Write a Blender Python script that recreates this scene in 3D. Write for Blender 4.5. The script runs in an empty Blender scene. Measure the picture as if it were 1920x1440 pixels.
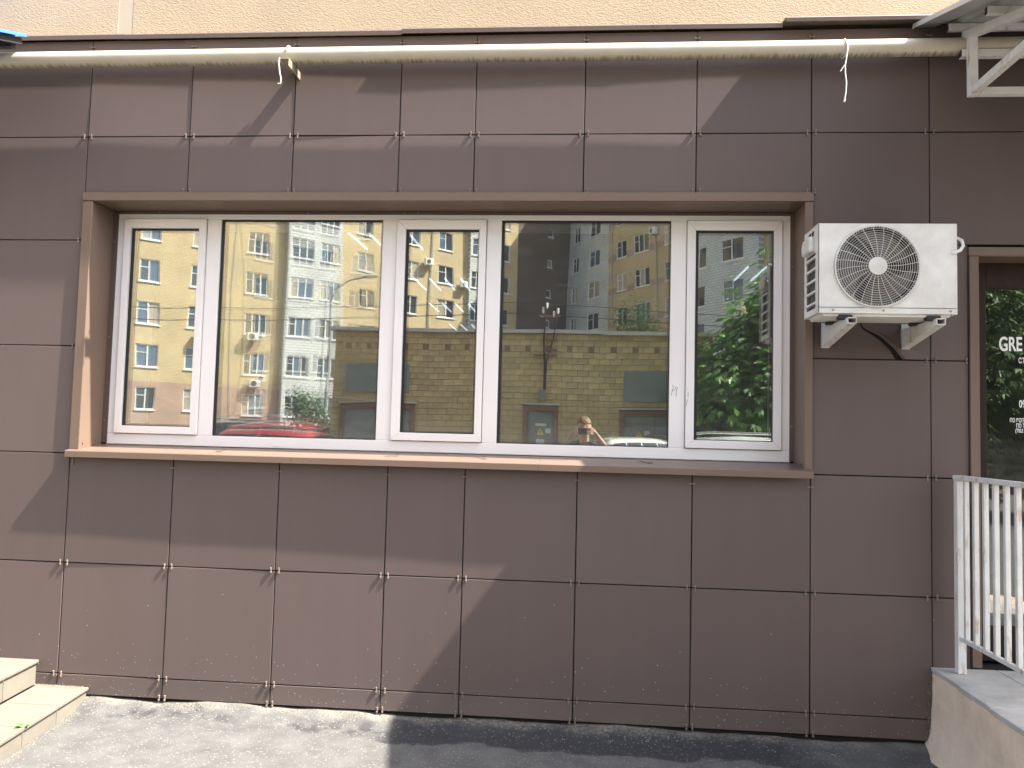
import bpy, bmesh, math, random
from mathutils import Vector, Matrix, Quaternion
R = math.radians
random.seed(7)
scene = bpy.context.scene
col = scene.collection

# ------------------------------------------------------------------ camera
CAM = Vector((0.0, -4.32, 1.55))
r_ = Vector((0.9960, 0.0830, 0.0255)); u_ = Vector((-0.0203, -0.0616, 0.9979)); f_ = Vector((-0.0843, 0.9947, 0.0597))
cd = bpy.data.cameras.new("camera"); cam = bpy.data.objects.new("camera", cd); col.objects.link(cam)
cam.matrix_world = Matrix(((r_.x, u_.x, -f_.x, CAM.x), (r_.y, u_.y, -f_.y, CAM.y), (r_.z, u_.z, -f_.z, CAM.z), (0, 0, 0, 1)))
cd.sensor_width = 36.0; cd.lens = 1513.46 / 1920 * 36; cd.clip_end = 2000; cd.clip_start = 0.002
scene.camera = cam

# ------------------------------------------------------------------ sky, sun, exposure
SUN = Vector((0.74, -0.1085, 1.0)).normalized()
w = bpy.data.worlds.new("World"); scene.world = w; w.use_nodes = True
nt = w.node_tree
sky = nt.nodes.new("ShaderNodeTexSky"); sky.sky_type = 'NISHITA'; sky.sun_disc = False
sky.sun_elevation = math.asin(SUN.z); sky.sun_rotation = math.atan2(SUN.x, SUN.y)
sky.air_density = 1.0; sky.dust_density = 3.0
bg = nt.nodes["Background"]; bg.inputs[1].default_value = 0.126
hs_ = nt.nodes.new('ShaderNodeHueSaturation'); hs_.inputs['Saturation'].default_value = .7
nt.links.new(sky.outputs[0], hs_.inputs['Color']); nt.links.new(hs_.outputs[0], bg.inputs[0])
sd = bpy.data.lights.new("sun", 'SUN'); sd.energy = 4.8; sd.angle = R(0.53); sd.color = (1.0, 0.95, 0.87)
so = bpy.data.objects.new("sun", sd); col.objects.link(so); so.rotation_mode = 'QUATERNION'
so.rotation_quaternion = SUN.to_track_quat('Z', 'Y'); so.location = (20, -5, 30)
vs = scene.view_settings
vs.view_transform = 'Standard'; vs.look = 'None'; vs.exposure = 2.22; vs.gamma = 1; vs.use_curve_mapping = False
scene.cycles.max_bounces = 10; scene.cycles.transparent_max_bounces = 16; scene.cycles.glossy_bounces = 6
scene.cycles.caustics_reflective = False; scene.cycles.caustics_refractive = False

# ------------------------------------------------------------------ helpers
def tag(o, label=None, cat=None, group=None, kind=None):
    if label: o["label"] = label
    if cat: o["category"] = cat
    if group: o["group"] = group
    if kind: o["kind"] = kind
    return o

def empty(name, loc=(0, 0, 0), rz=0, label=None, cat=None, group=None, kind=None):
    o = bpy.data.objects.new(name, None); col.objects.link(o)
    o.location = loc; o.rotation_euler = (0, 0, rz); o.empty_display_size = 0.1
    return tag(o, label, cat, group, kind)

def copy_tree(o, parent=None):
    c = o.copy(); col.objects.link(c)
    if parent: c.parent = parent
    for ch in list(o.children): copy_tree(ch, c)
    return c

class MB:
    def __init__(s): s.v = []; s.f = []; s.mi = []
    def add(s, vs, fs, mi=0):
        n = len(s.v); s.v += [tuple(v) for v in vs]; s.f += [tuple(i + n for i in f) for f in fs]; s.mi += [mi] * len(fs); return s
    def box(s, x0, x1, y0, y1, z0, z1, mi=0, M=None):
        vs = [Vector((x, y, z)) for z in (z0, z1) for y in (y0, y1) for x in (x0, x1)]
        if M: vs = [M @ v for v in vs]
        return s.add(vs, [(0, 2, 3, 1), (4, 5, 7, 6), (0, 1, 5, 4), (2, 6, 7, 3), (0, 4, 6, 2), (1, 3, 7, 5)], mi)
    def bar(s, a, b, wx, wz, mi=0, up=(0, 0, 1)):
        a = Vector(a); b = Vector(b); d = (b - a); L = d.length; d.normalize()
        up = Vector(up)
        if abs(d.dot(up)) > .99: up = Vector((0, 1, 0))
        x = d.cross(up).normalized(); z = x.cross(d)
        M = Matrix(((x.x, d.x, z.x, a.x), (x.y, d.y, z.y, a.y), (x.z, d.z, z.z, a.z), (0, 0, 0, 1)))
        return s.box(-wx / 2, wx / 2, 0, L, -wz / 2, wz / 2, mi, M)
    def tube(s, pts, r, n=10, mi=0, caps=True):
        pts = [Vector(p) for p in pts]; rs = r if isinstance(r, (list, tuple)) else [r] * len(pts)
        vs = []; t0 = None; ref = None
        for i, p in enumerate(pts):
            t = (pts[min(i + 1, len(pts) - 1)] - pts[max(i - 1, 0)]).normalized()
            if ref is None:
                ref = t.cross(Vector((0, 0, 1)) if abs(t.z) < .9 else Vector((1, 0, 0))).normalized()
            else:
                ref = (ref - t * ref.dot(t)).normalized()
            b = t.cross(ref)
            for k in range(n):
                a = 2 * math.pi * k / n; vs.append(p + (ref * math.cos(a) + b * math.sin(a)) * rs[i])
        fs = []
        for i in range(len(pts) - 1):
            for k in range(n):
                k2 = (k + 1) % n; fs.append((i * n + k, i * n + k2, (i + 1) * n + k2, (i + 1) * n + k))
        if caps: fs += [tuple(range(n))[::-1], tuple((len(pts) - 1) * n + k for k in range(n))]
        return s.add(vs, fs, mi)
    def prism(s, poly, axis, a, b, mi=0):
        """poly: list of 2D points; axis 'x','y','z' extrusion between a and b"""
        def P(p, t):
            return {'x': (t, p[0], p[1]), 'y': (p[0], t, p[1]), 'z': (p[0], p[1], t)}[axis]
        n = len(poly); vs = [P(p, a) for p in poly] + [P(p, b) for p in poly]
        fs = [tuple(range(n))[::-1], tuple(range(n, 2 * n))] + [(i, (i + 1) % n, n + (i + 1) % n, n + i) for i in range(n)]
        return s.add(vs, fs, mi)
    def disc(s, c, r, nrm, n=24, thick=0.0, mi=0):
        c = Vector(c); nrm = Vector(nrm).normalized()
        return s.tube([c, c + nrm * max(thick, 1e-4)], r, n, mi)
    def build(s, name, mats, parent=None, bevel=0, smooth=False, segs=2, loc=None, fix=True):
        me = bpy.data.meshes.new(name); me.from_pydata(s.v, [], s.f)
        if not isinstance(mats, (list, tuple)): mats = [mats]
        for m in mats: me.materials.append(m)
        if len(mats) > 1: me.polygons.foreach_set("material_index", s.mi)
        if fix:
            bm = bmesh.new(); bm.from_mesh(me); bmesh.ops.recalc_face_normals(bm, faces=bm.faces); bm.to_mesh(me); bm.free()
        if smooth:
            me.polygons.foreach_set("use_smooth", [True] * len(me.polygons))
        o = bpy.data.objects.new(name, me); col.objects.link(o)
        if parent: o.parent = parent
        if loc: o.location = loc
        if bevel:
            m = o.modifiers.new("bevel", 'BEVEL'); m.width = bevel; m.segments = segs; m.limit_method = 'ANGLE'; m.angle_limit = R(40)
        if smooth:
            me.set_sharp_from_angle(angle=R(38))
        me.update(); return o

# ------------------------------------------------------------------ materials
def mat(name, base, rough=0.5, metal=0.0, spec=0.5, var=0.0, vscale=3.0, bump=0.0, bscale=60.0, rand=0.0, coat=0.0, detail=4.0, col2=None, emis=None):
    m = bpy.data.materials.new(name); m.use_nodes = True; t = m.node_tree; N = t.nodes; L = t.links
    b = N["Principled BSDF"]
    b.inputs["Roughness"].default_value = rough; b.inputs["Metallic"].default_value = metal
    b.inputs["Specular IOR Level"].default_value = spec; b.inputs["Coat Weight"].default_value = coat
    b.inputs["Base Color"].default_value = (*base, 1)
    tc = N.new("ShaderNodeTexCoord")
    out = None
    if var > 0 or col2:
        n = N.new("ShaderNodeTexNoise"); n.inputs["Scale"].default_value = vscale; n.inputs["Detail"].default_value = detail; n.inputs["Roughness"].default_value = .62
        L.new(tc.outputs["Object"], n.inputs["Vector"])
        mx = N.new("ShaderNodeMix"); mx.data_type = 'RGBA'
        c2 = col2 if col2 else tuple(min(1, c * (1 + var)) for c in base)
        c1 = base if col2 else tuple(c * (1 - var) for c in base)
        mx.inputs[6].default_value = (*c1, 1); mx.inputs[7].default_value = (*c2, 1)
        rr = N.new("ShaderNodeValToRGB"); rr.color_ramp.elements[0].position = .3; rr.color_ramp.elements[1].position = .7
        L.new(n.outputs["Fac"], rr.inputs[0]); L.new(rr.outputs[0], mx.inputs[0]); out = mx.outputs[2]
    if rand > 0:
        oi = N.new("ShaderNodeObjectInfo"); mr = N.new("ShaderNodeMapRange"); mr.inputs[3].default_value = 1 - rand; mr.inputs[4].default_value = 1 + rand
        L.new(oi.outputs["Random"], mr.inputs[0])
        hs = N.new("ShaderNodeHueSaturation"); L.new(mr.outputs[0], hs.inputs["Value"])
        if out: L.new(out, hs.inputs["Color"])
        else: hs.inputs["Color"].default_value = (*base, 1)
        out = hs.outputs[0]
    if out: L.new(out, b.inputs["Base Color"])
    if bump > 0:
        n2 = N.new("ShaderNodeTexNoise"); n2.inputs["Scale"].default_value = bscale; n2.inputs["Detail"].default_value = 5
        L.new(tc.outputs["Object"], n2.inputs["Vector"])
        bp = N.new("ShaderNodeBump"); bp.inputs["Strength"].default_value = bump; bp.inputs["Distance"].default_value = .01
        L.new(n2.outputs["Fac"], bp.inputs["Height"]); L.new(bp.outputs[0], b.inputs["Normal"])
    if emis:
        b.inputs["Emission Color"].default_value = (*emis[0], 1); b.inputs["Emission Strength"].default_value = emis[1]
    return m

def nodes(m): return m.node_tree.nodes, m.node_tree.links, m.node_tree.nodes["Principled BSDF"]

def m_tile():
    m = mat("brown_porcelain", (0.117, 0.0870, 0.0790), rough=.44, spec=.28, rand=.085)
    N, L, b = nodes(m)
    src = b.inputs["Base Color"].links[0].from_socket
    g = N.new("ShaderNodeNewGeometry"); sp = N.new("ShaderNodeSeparateXYZ"); L.new(g.outputs["Position"], sp.inputs[0])
    # faint streaky wash marks
    mp = N.new("ShaderNodeMapping"); mp.inputs["Scale"].default_value = (6, 6, .7); L.new(g.outputs["Position"], mp.inputs[0])
    n = N.new("ShaderNodeTexNoise"); n.inputs["Scale"].default_value = 1.6; n.inputs["Detail"].default_value = 5; L.new(mp.outputs[0], n.inputs[0])
    mr = N.new("ShaderNodeMapRange"); mr.inputs[1].default_value = .3; mr.inputs[2].default_value = .75; mr.inputs[3].default_value = .975; mr.inputs[4].default_value = 1.025; L.new(n.outputs["Fac"], mr.inputs[0])
    hs = N.new("ShaderNodeHueSaturation"); L.new(mr.outputs[0], hs.inputs["Value"]); L.new(src, hs.inputs["Color"])
    # splashed pale specks, thick near the pavement
    def specks(scale, size, top, dens):
        v = N.new("ShaderNodeTexVoronoi"); v.inputs["Scale"].default_value = scale; L.new(g.outputs["Position"], v.inputs["Vector"])
        lt = N.new("ShaderNodeMath"); lt.operation = 'LESS_THAN'; lt.inputs[1].default_value = size; L.new(v.outputs["Distance"], lt.inputs[0])
        sc = N.new("ShaderNodeSeparateColor"); L.new(v.outputs["Color"], sc.inputs[0])
        hz = N.new("ShaderNodeMapRange"); hz.inputs[1].default_value = 0; hz.inputs[2].default_value = top; hz.inputs[3].default_value = dens; hz.inputs[4].default_value = 0.0; L.new(sp.outputs[2], hz.inputs[0])
        l2 = N.new("ShaderNodeMath"); l2.operation = 'LESS_THAN'; L.new(sc.outputs[0], l2.inputs[0]); L.new(hz.outputs[0], l2.inputs[1])
        mu = N.new("ShaderNodeMath"); mu.operation = 'MULTIPLY'; L.new(lt.outputs[0], mu.inputs[0]); L.new(l2.outputs[0], mu.inputs[1]); return mu.outputs[0]
    a = specks(26, .085, .75, .42); c = specks(60, .15, .40, .30); d = specks(9, .028, 4.2, .14)
    ad = N.new("ShaderNodeMath"); ad.operation = 'MAXIMUM'; L.new(a, ad.inputs[0]); L.new(c, ad.inputs[1])
    ad2 = N.new("ShaderNodeMath"); ad2.operation = 'MAXIMUM'; L.new(ad.outputs[0], ad2.inputs[0]); L.new(d, ad2.inputs[1])
    mx = N.new("ShaderNodeMix"); mx.data_type = 'RGBA'; mx.inputs[7].default_value = (.38, .34, .30, 1)
    L.new(ad2.outputs[0], mx.inputs[0]); L.new(hs.outputs[0], mx.inputs[6])
    # dust film in the splash zone
    n3 = N.new("ShaderNodeTexNoise"); n3.inputs["Scale"].default_value = 7; n3.inputs["Detail"].default_value = 7; L.new(g.outputs["Position"], n3.inputs[0])
    dz = N.new("ShaderNodeMapRange"); dz.inputs[1].default_value = .0; dz.inputs[2].default_value = .22; dz.inputs[3].default_value = .45; dz.inputs[4].default_value = 0; L.new(sp.outputs[2], dz.inputs[0])
    mm = N.new("ShaderNodeMath"); mm.operation = 'MULTIPLY'; L.new(n3.outputs["Fac"], mm.inputs[0]); L.new(dz.outputs[0], mm.inputs[1])
    mx2 = N.new("ShaderNodeMix"); mx2.data_type = 'RGBA'; mx2.inputs[7].default_value = (.18, .157, .135, 1)
    L.new(mm.outputs[0], mx2.inputs[0]); L.new(mx.outputs[2], mx2.inputs[6]); L.new(mx2.outputs[2], b.inputs["Base Color"])
    return m
TILE = m_tile()
TRIM = mat("brown_flashing", (0.158, 0.108, 0.080), rough=.4, spec=.4, var=.05, vscale=2)
TRIM_D = mat("brown_flashing_dark", (0.10, 0.071, 0.058), rough=.45, var=.05)
BACK = mat("dark_cavity", (0.012, 0.010, 0.010), rough=.9)
CLIP = mat("painted_clip", (0.19, 0.145, 0.12), rough=.4, rand=.15)
COPE = mat("coping_sheet", (0.140, 0.106, 0.093), rough=.42, var=.06, vscale=3)
WHITE = mat("white_window_plastic", (0.80, 0.765, 0.745), rough=.32, spec=.5, var=.025, vscale=2.5)
GASKET = mat("black_gasket", (0.010, 0.011, 0.012), rough=.5)
PIPE = mat("cream_pipe_paint", (0.46, 0.41, 0.315), rough=.38, var=.06, vscale=8)
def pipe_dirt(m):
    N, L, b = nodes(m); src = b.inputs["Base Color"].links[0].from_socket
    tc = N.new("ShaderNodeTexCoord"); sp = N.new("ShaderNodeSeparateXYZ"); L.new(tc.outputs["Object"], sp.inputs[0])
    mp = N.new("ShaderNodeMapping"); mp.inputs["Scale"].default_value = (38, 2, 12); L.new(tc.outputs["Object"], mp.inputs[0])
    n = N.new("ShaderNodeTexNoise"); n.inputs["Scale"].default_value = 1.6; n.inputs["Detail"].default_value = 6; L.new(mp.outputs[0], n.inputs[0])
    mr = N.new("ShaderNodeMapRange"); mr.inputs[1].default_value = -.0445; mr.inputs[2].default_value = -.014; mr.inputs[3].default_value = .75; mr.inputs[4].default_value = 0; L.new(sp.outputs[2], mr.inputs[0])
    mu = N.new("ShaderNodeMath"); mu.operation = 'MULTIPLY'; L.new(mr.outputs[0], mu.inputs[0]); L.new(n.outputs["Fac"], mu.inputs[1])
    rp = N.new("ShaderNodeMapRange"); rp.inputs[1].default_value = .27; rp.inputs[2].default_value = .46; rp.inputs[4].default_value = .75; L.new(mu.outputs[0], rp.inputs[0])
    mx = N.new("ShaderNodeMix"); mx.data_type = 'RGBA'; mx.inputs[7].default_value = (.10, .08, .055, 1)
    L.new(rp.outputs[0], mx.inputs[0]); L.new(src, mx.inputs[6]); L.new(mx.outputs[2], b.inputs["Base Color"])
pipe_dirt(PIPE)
GALV = mat("zinc_bracket", (0.33, 0.29, 0.20), rough=.5, metal=.3, var=.2, vscale=40)
CORD = mat("white_cord", (0.75, 0.72, 0.66), rough=.8)

def m_stucco():
    m = mat("cream_stucco", (0.44, 0.345, 0.23), rough=.9, var=.09, vscale=.9, detail=8)
    N, L, b = nodes(m); tc = N.new("ShaderNodeTexCoord")
    n = N.new("ShaderNodeTexNoise"); n.inputs["Scale"].default_value = 62; n.inputs["Detail"].default_value = 3; n.inputs["Distortion"].default_value = .8
    mp = N.new("ShaderNodeMapping"); mp.inputs["Rotation"].default_value = (0, .6, 0); mp.inputs["Scale"].default_value = (1, 1, 1.9)
    L.new(tc.outputs["Object"], mp.inputs[0]); L.new(mp.outputs[0], n.inputs[0])
    bp = N.new("ShaderNodeBump"); bp.inputs["Strength"].default_value = .6; bp.inputs["Distance"].default_value = .0045
    L.new(n.outputs["Fac"], bp.inputs["Height"]); L.new(bp.outputs[0], b.inputs["Normal"]); return m
STUCCO = m_stucco()
STRIP = mat("smooth_render_strip", (0.47, 0.40, 0.295), rough=.8, var=.04)

def m_asphalt():
    m = mat("old_asphalt", (0.094, 0.091, 0.086), rough=.88, var=.26, vscale=7, detail=8)
    N, L, b = nodes(m); src = b.inputs["Base Color"].links[0].from_socket
    g = N.new("ShaderNodeNewGeometry"); sp = N.new("ShaderNodeSeparateXYZ"); L.new(g.outputs["Position"], sp.inputs[0])
    def math_(op, a, c=None):
        q = N.new("ShaderNodeMath"); q.operation = op
        for i, v in enumerate((a, c)):
            if v is None: continue
            if isinstance(v, (int, float)): q.inputs[i].default_value = v
            else: L.new(v, q.inputs[i])
        return q.outputs[0]
    def rng(v, a, c, o0=0., o1=1.):
        q = N.new("ShaderNodeMapRange"); q.inputs[1].default_value = a; q.inputs[2].default_value = c; q.inputs[3].default_value = o0; q.inputs[4].default_value = o1; L.new(v, q.inputs[0]); return q.outputs[0]
    def noise(sc, d=5, scale=(1, 1, 1)):
        mp = N.new("ShaderNodeMapping"); mp.inputs["Scale"].default_value = scale; L.new(g.outputs["Position"], mp.inputs[0])
        q = N.new("ShaderNodeTexNoise"); q.inputs["Scale"].default_value = sc; q.inputs["Detail"].default_value = d; L.new(mp.outputs[0], q.inputs[0]); return q.outputs["Fac"]
    def mix(f, a, c):
        q = N.new("ShaderNodeMix"); q.data_type = 'RGBA'; L.new(f, q.inputs[0]); L.new(a, q.inputs[6]); q.inputs[7].default_value = (*c, 1); return q.outputs[2]
    # aggregate
    v = N.new("ShaderNodeTexVoronoi"); v.inputs["Scale"].default_value = 95; L.new(g.outputs["Position"], v.inputs["Vector"])
    sc = N.new("ShaderNodeSeparateColor"); L.new(v.outputs["Color"], sc.inputs[0])
    agg = math_('MULTIPLY', math_('LESS_THAN', v.outputs["Distance"], .42), math_('GREATER_THAN', sc.outputs[0], .86))
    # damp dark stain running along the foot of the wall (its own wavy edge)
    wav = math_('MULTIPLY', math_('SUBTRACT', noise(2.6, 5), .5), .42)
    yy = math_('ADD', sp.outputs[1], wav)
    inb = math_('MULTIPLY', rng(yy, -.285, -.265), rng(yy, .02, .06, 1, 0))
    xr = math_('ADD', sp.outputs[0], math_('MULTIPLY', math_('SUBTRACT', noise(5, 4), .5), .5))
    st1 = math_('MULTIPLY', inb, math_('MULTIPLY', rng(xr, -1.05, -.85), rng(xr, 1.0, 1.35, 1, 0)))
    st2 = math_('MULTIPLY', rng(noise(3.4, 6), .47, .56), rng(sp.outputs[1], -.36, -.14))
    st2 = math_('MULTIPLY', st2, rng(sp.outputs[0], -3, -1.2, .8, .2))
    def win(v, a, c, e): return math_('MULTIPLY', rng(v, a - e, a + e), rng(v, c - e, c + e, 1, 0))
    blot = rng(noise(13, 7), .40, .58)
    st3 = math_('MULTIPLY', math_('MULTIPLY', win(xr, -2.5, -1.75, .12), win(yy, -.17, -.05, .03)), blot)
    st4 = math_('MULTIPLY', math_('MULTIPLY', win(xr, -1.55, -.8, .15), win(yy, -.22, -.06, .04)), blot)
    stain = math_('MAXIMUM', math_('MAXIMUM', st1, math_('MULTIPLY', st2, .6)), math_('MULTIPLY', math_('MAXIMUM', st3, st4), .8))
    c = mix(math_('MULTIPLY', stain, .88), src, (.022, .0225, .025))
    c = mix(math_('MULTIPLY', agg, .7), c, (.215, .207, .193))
    # sandy grit swept against the wall
    grit = math_('MULTIPLY', rng(math_('ADD', sp.outputs[1], math_('MULTIPLY', math_('SUBTRACT', noise(9, 6), .5), .16)), -.065, .01), rng(noise(70, 4), .3, .6))
    c = mix(math_('MULTIPLY', grit, .8), c, (.215, .19, .147))
    L.new(c, b.inputs["Base Color"])
    L.new(rng(stain, 0, 1, .9, .68), b.inputs["Roughness"])
    h = math_('ADD', math_('MULTIPLY', agg, .35), noise(140, 5))
    bp = N.new("ShaderNodeBump"); bp.inputs["Strength"].default_value = .7; bp.inputs["Distance"].default_value = .008
    L.new(h, bp.inputs["Height"]); L.new(bp.outputs[0], b.inputs["Normal"])
    return m
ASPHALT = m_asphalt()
STEPTILE = mat("cream_step_tile", (0.155, 0.140, 0.112), rough=.7, var=.10, vscale=9, bump=.15, bscale=40, rand=.04)
GROUT = mat("step_mortar", (0.15, 0.135, 0.105), rough=.95, var=.2, vscale=20)
PORCHTILE = mat("grey_porch_tile", (0.46, 0.44, 0.405), rough=.75, var=.2, vscale=8, bump=.1)
PLASTER = mat("beige_plaster", (0.74, 0.58, 0.44), rough=.9, var=.13, vscale=5, bump=.4, bscale=30, detail=8)
DUST = mat("sandy_grit", (0.21, 0.185, 0.14), rough=.95, rand=.2)
ACW = mat("aged_white_enamel", (0.60, 0.575, 0.525), rough=.42, col2=(.80, .785, .75), vscale=6, detail=9)
ACDARK = mat("dark_fan_cavity", (0.016, 0.016, 0.016), rough=.7)
ACBLADE = mat("grey_fan_blade", (0.105, 0.093, 0.08), rough=.45)
ACFIN = mat("dusty_fins", (0.10, 0.10, 0.095), rough=.7, var=.4, vscale=60)
RUBBER = mat("dark_rubber", (0.02, 0.02, 0.022), rough=.7)
WPAINT = mat("white_paint_rusty", (0.66, 0.645, 0.61), rough=.5, var=.10, vscale=9, detail=9)
def rust(m, amt=.62):
    N, L, b = nodes(m); src = b.inputs["Base Color"].links[0].from_socket; g = N.new("ShaderNodeNewGeometry")
    mp = N.new("ShaderNodeMapping"); mp.inputs["Scale"].default_value = (1, 1, .25); L.new(g.outputs["Position"], mp.inputs[0])
    n = N.new("ShaderNodeTexNoise"); n.inputs["Scale"].default_value = 26; n.inputs["Detail"].default_value = 7; L.new(mp.outputs[0], n.inputs[0])
    mr = N.new("ShaderNodeMapRange"); mr.inputs[1].default_value = amt; mr.inputs[2].default_value = amt + .1; mr.inputs[4].default_value = .7; L.new(n.outputs["Fac"], mr.inputs[0])
    mx = N.new("ShaderNodeMix"); mx.data_type = 'RGBA'; mx.inputs[7].default_value = (.36, .22, .09, 1); L.new(mr.outputs[0], mx.inputs[0]); L.new(src, mx.inputs[6]); L.new(mx.outputs[2], b.inputs["Base Color"])
rust(WPAINT, .585)
SHEET = mat("grey_roof_sheet", (0.42, 0.43, 0.42), rough=.35, metal=.25, var=.06)
BLUE = mat("blue_roof_sheet", (0.03, 0.13, 0.52), rough=.35)
DOORWOOD = mat("dark_brown_door", (0.030, 0.018, 0.013), rough=.6, spec=.2, var=.25, vscale=30)
LETTER = mat("white_vinyl", (0.85, 0.85, 0.85), rough=.5)
INK = mat("grey_ink", (0.16, 0.16, 0.20), rough=.7)
ROOM = mat("dim_room_wall", (0.13, 0.125, 0.12), rough=.9)
ROOMF = mat("dim_room_floor", (0.06, 0.055, 0.05), rough=.6)
LAMP = mat("lamp_tube", (0.9, 0.9, 0.9), emis=((.72, .86, 1.0), .30))
LAMPB = mat("lamp_housing", (0.7, 0.7, 0.7), rough=.4)

def m_glass(name, ior, tint, dust_haze=0.):
    m = bpy.data.materials.new(name); m.use_nodes = True; N = m.node_tree.nodes; L = m.node_tree.links
    N.remove(N["Principled BSDF"])
    g = N.new("ShaderNodeBsdfGlossy"); g.inputs["Roughness"].default_value = 0.0; g.inputs["Color"].default_value = (.97, 1, .96, 1)
    t = N.new("ShaderNodeBsdfTransparent"); t.inputs["Color"].default_value = (*tint, 1)
    # Schlick reflectance, the same from both faces of the thin sheet (ior here = reflectance at normal incidence)
    ge = N.new("ShaderNodeNewGeometry"); dt = N.new("ShaderNodeVectorMath"); dt.operation = 'DOT_PRODUCT'; L.new(ge.outputs["Normal"], dt.inputs[0]); L.new(ge.outputs["Incoming"], dt.inputs[1])
    ab = N.new("ShaderNodeMath"); ab.operation = 'ABSOLUTE'; L.new(dt.outputs["Value"], ab.inputs[0])
    om = N.new("ShaderNodeMath"); om.operation = 'SUBTRACT'; om.inputs[0].default_value = 1; L.new(ab.outputs[0], om.inputs[1])
    pw = N.new("ShaderNodeMath"); pw.operation = 'POWER'; pw.inputs[1].default_value = 5; L.new(om.outputs[0], pw.inputs[0])
    f = N.new("ShaderNodeMath"); f.operation = 'MULTIPLY_ADD'; f.inputs[1].default_value = 1 - ior; f.inputs[2].default_value = ior; L.new(pw.outputs[0], f.inputs[0])
    mx = N.new("ShaderNodeMixShader"); L.new(f.outputs[0], mx.inputs[0]); L.new(t.outputs[0], mx.inputs[1]); L.new(g.outputs[0], mx.inputs[2])
    last = mx.outputs[0]
    if dust_haze:                                     # smeared dust film; its pale diffuse colour also paints haze over the reflections
        tc = N.new("ShaderNodeTexCoord"); mp = N.new("ShaderNodeMapping"); mp.inputs["Rotation"].default_value = (0, .7, 0); mp.inputs["Scale"].default_value = (1.2, 1, 4); L.new(tc.outputs["Object"], mp.inputs[0])
        n = N.new("ShaderNodeTexNoise"); n.inputs["Scale"].default_value = 3; n.inputs["Detail"].default_value = 7; n.inputs["Distortion"].default_value = 1.2; L.new(mp.outputs[0], n.inputs[0])
        mr = N.new("ShaderNodeMapRange"); mr.inputs[1].default_value = .35; mr.inputs[2].default_value = .75; mr.inputs[3].default_value = dust_haze * .75; mr.inputs[4].default_value = dust_haze * 1.7; L.new(n.outputs[0], mr.inputs[0])
        sp = N.new("ShaderNodeSeparateXYZ"); L.new(tc.outputs["Object"], sp.inputs[0])
        lo = N.new("ShaderNodeMapRange"); lo.inputs[1].default_value = 1.49; lo.inputs[2].default_value = 1.66; lo.inputs[3].default_value = 2.6; lo.inputs[4].default_value = 1.0; L.new(sp.outputs[2], lo.inputs[0])
        mu = N.new("ShaderNodeMath"); mu.operation = 'MULTIPLY'; L.new(mr.outputs[0], mu.inputs[0]); L.new(lo.outputs[0], mu.inputs[1])
        d = N.new("ShaderNodeBsdfDiffuse"); d.inputs[0].default_value = (.72, .70, .64, 1)
        m2 = N.new("ShaderNodeMixShader"); L.new(mu.outputs[0], m2.inputs[0]); L.new(last, m2.inputs[1]); L.new(d.outputs[0], m2.inputs[2]); last = m2.outputs[0]
    L.new(last, N["Material Output"].inputs[0]); return m
GLASS = m_glass("coated_glass", .235, (.94, .97, .95), .034)
GLASS2 = m_glass("inner_glass", .28, (.80, .84, .82))
DGLASS = m_glass("door_glass", .17, (.5, .53, .52), .02)

# ================================================================== SETTING
def grid_mesh(name, x0, x1, y0, y1, nx, ny, zf, m):
    vs = [(x0 + (x1 - x0) * i / nx, y0 + (y1 - y0) * j / ny, 0) for j in range(ny + 1) for i in range(nx + 1)]
    vs = [(x, y, zf(x, y)) for x, y, z in vs]
    fs = [(j * (nx + 1) + i, j * (nx + 1) + i + 1, (j + 1) * (nx + 1) + i + 1, (j + 1) * (nx + 1) + i) for j in range(ny) for i in range(nx)]
    b = MB(); b.add(vs, fs); return b.build(name, m, smooth=True, fix=False)
gm = MB(); gm.add([(-300, -400, 0), (300, -400, 0), (300, 60, 0), (-300, 60, 0)], [(0, 1, 2, 3)])
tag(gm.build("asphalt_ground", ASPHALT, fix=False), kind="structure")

# swept-up grit bank at the foot of the wall
def bankz(x, y):
    t = min(1, max(0, (y + .17) / .17)); return -.004 + (.047 + .011 * min(1, max(0, (-1.2 - x) / .8)) - .008 * min(1, max(0, x))) * t ** 1.5 * (.85 + .25 * math.sin(x * 6.1) * math.sin(x * 2.7 + 1)) + .002 * math.sin(x * 31 + y * 50)
bank = grid_mesh("grit_bank", -2.72, 1.80, -.17, .05, 240, 12, bankz, ASPHALT); tag(bank, kind="structure")

# ------------------------------------------------------------------ brown clad annex
annex = empty("tiled_annex", (0, 0, 0), label="brown porcelain-tiled ground floor wall with the wide white window", cat="building")
WX0, WX1, WZ0, WZ1 = -2.79, 1.166, 1.40, 2.812         # window opening
DX0, DX1, DZ1 = 2.035, 2.95, 2.52                      # door opening
bk = MB()
Y0, Y1 = 0.022, 0.58
bk.box(-6.5, WX0 - .004, Y0, Y1, -.3, 3.72); bk.box(WX0 - .004, WX1 + .004, Y0, Y1, -.3, WZ0 - .012); bk.box(WX0 - .004, WX1 + .004, Y0, Y1, WZ1 + .004, 3.72)
bk.box(WX1 + .004, DX0 - .004, Y0, Y1, -.3, 3.72); bk.box(DX0 - .004, DX1 + .004, Y0, Y1, DZ1 + .004, 3.72); bk.box(DX1 + .004, 6.5, Y0, Y1, -.3, 3.72)
bk.box(DX0 - .004, DX1 + .004, Y0, Y1, -.3, .405)
bk.build("backing_wall", BACK, annex)
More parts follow.
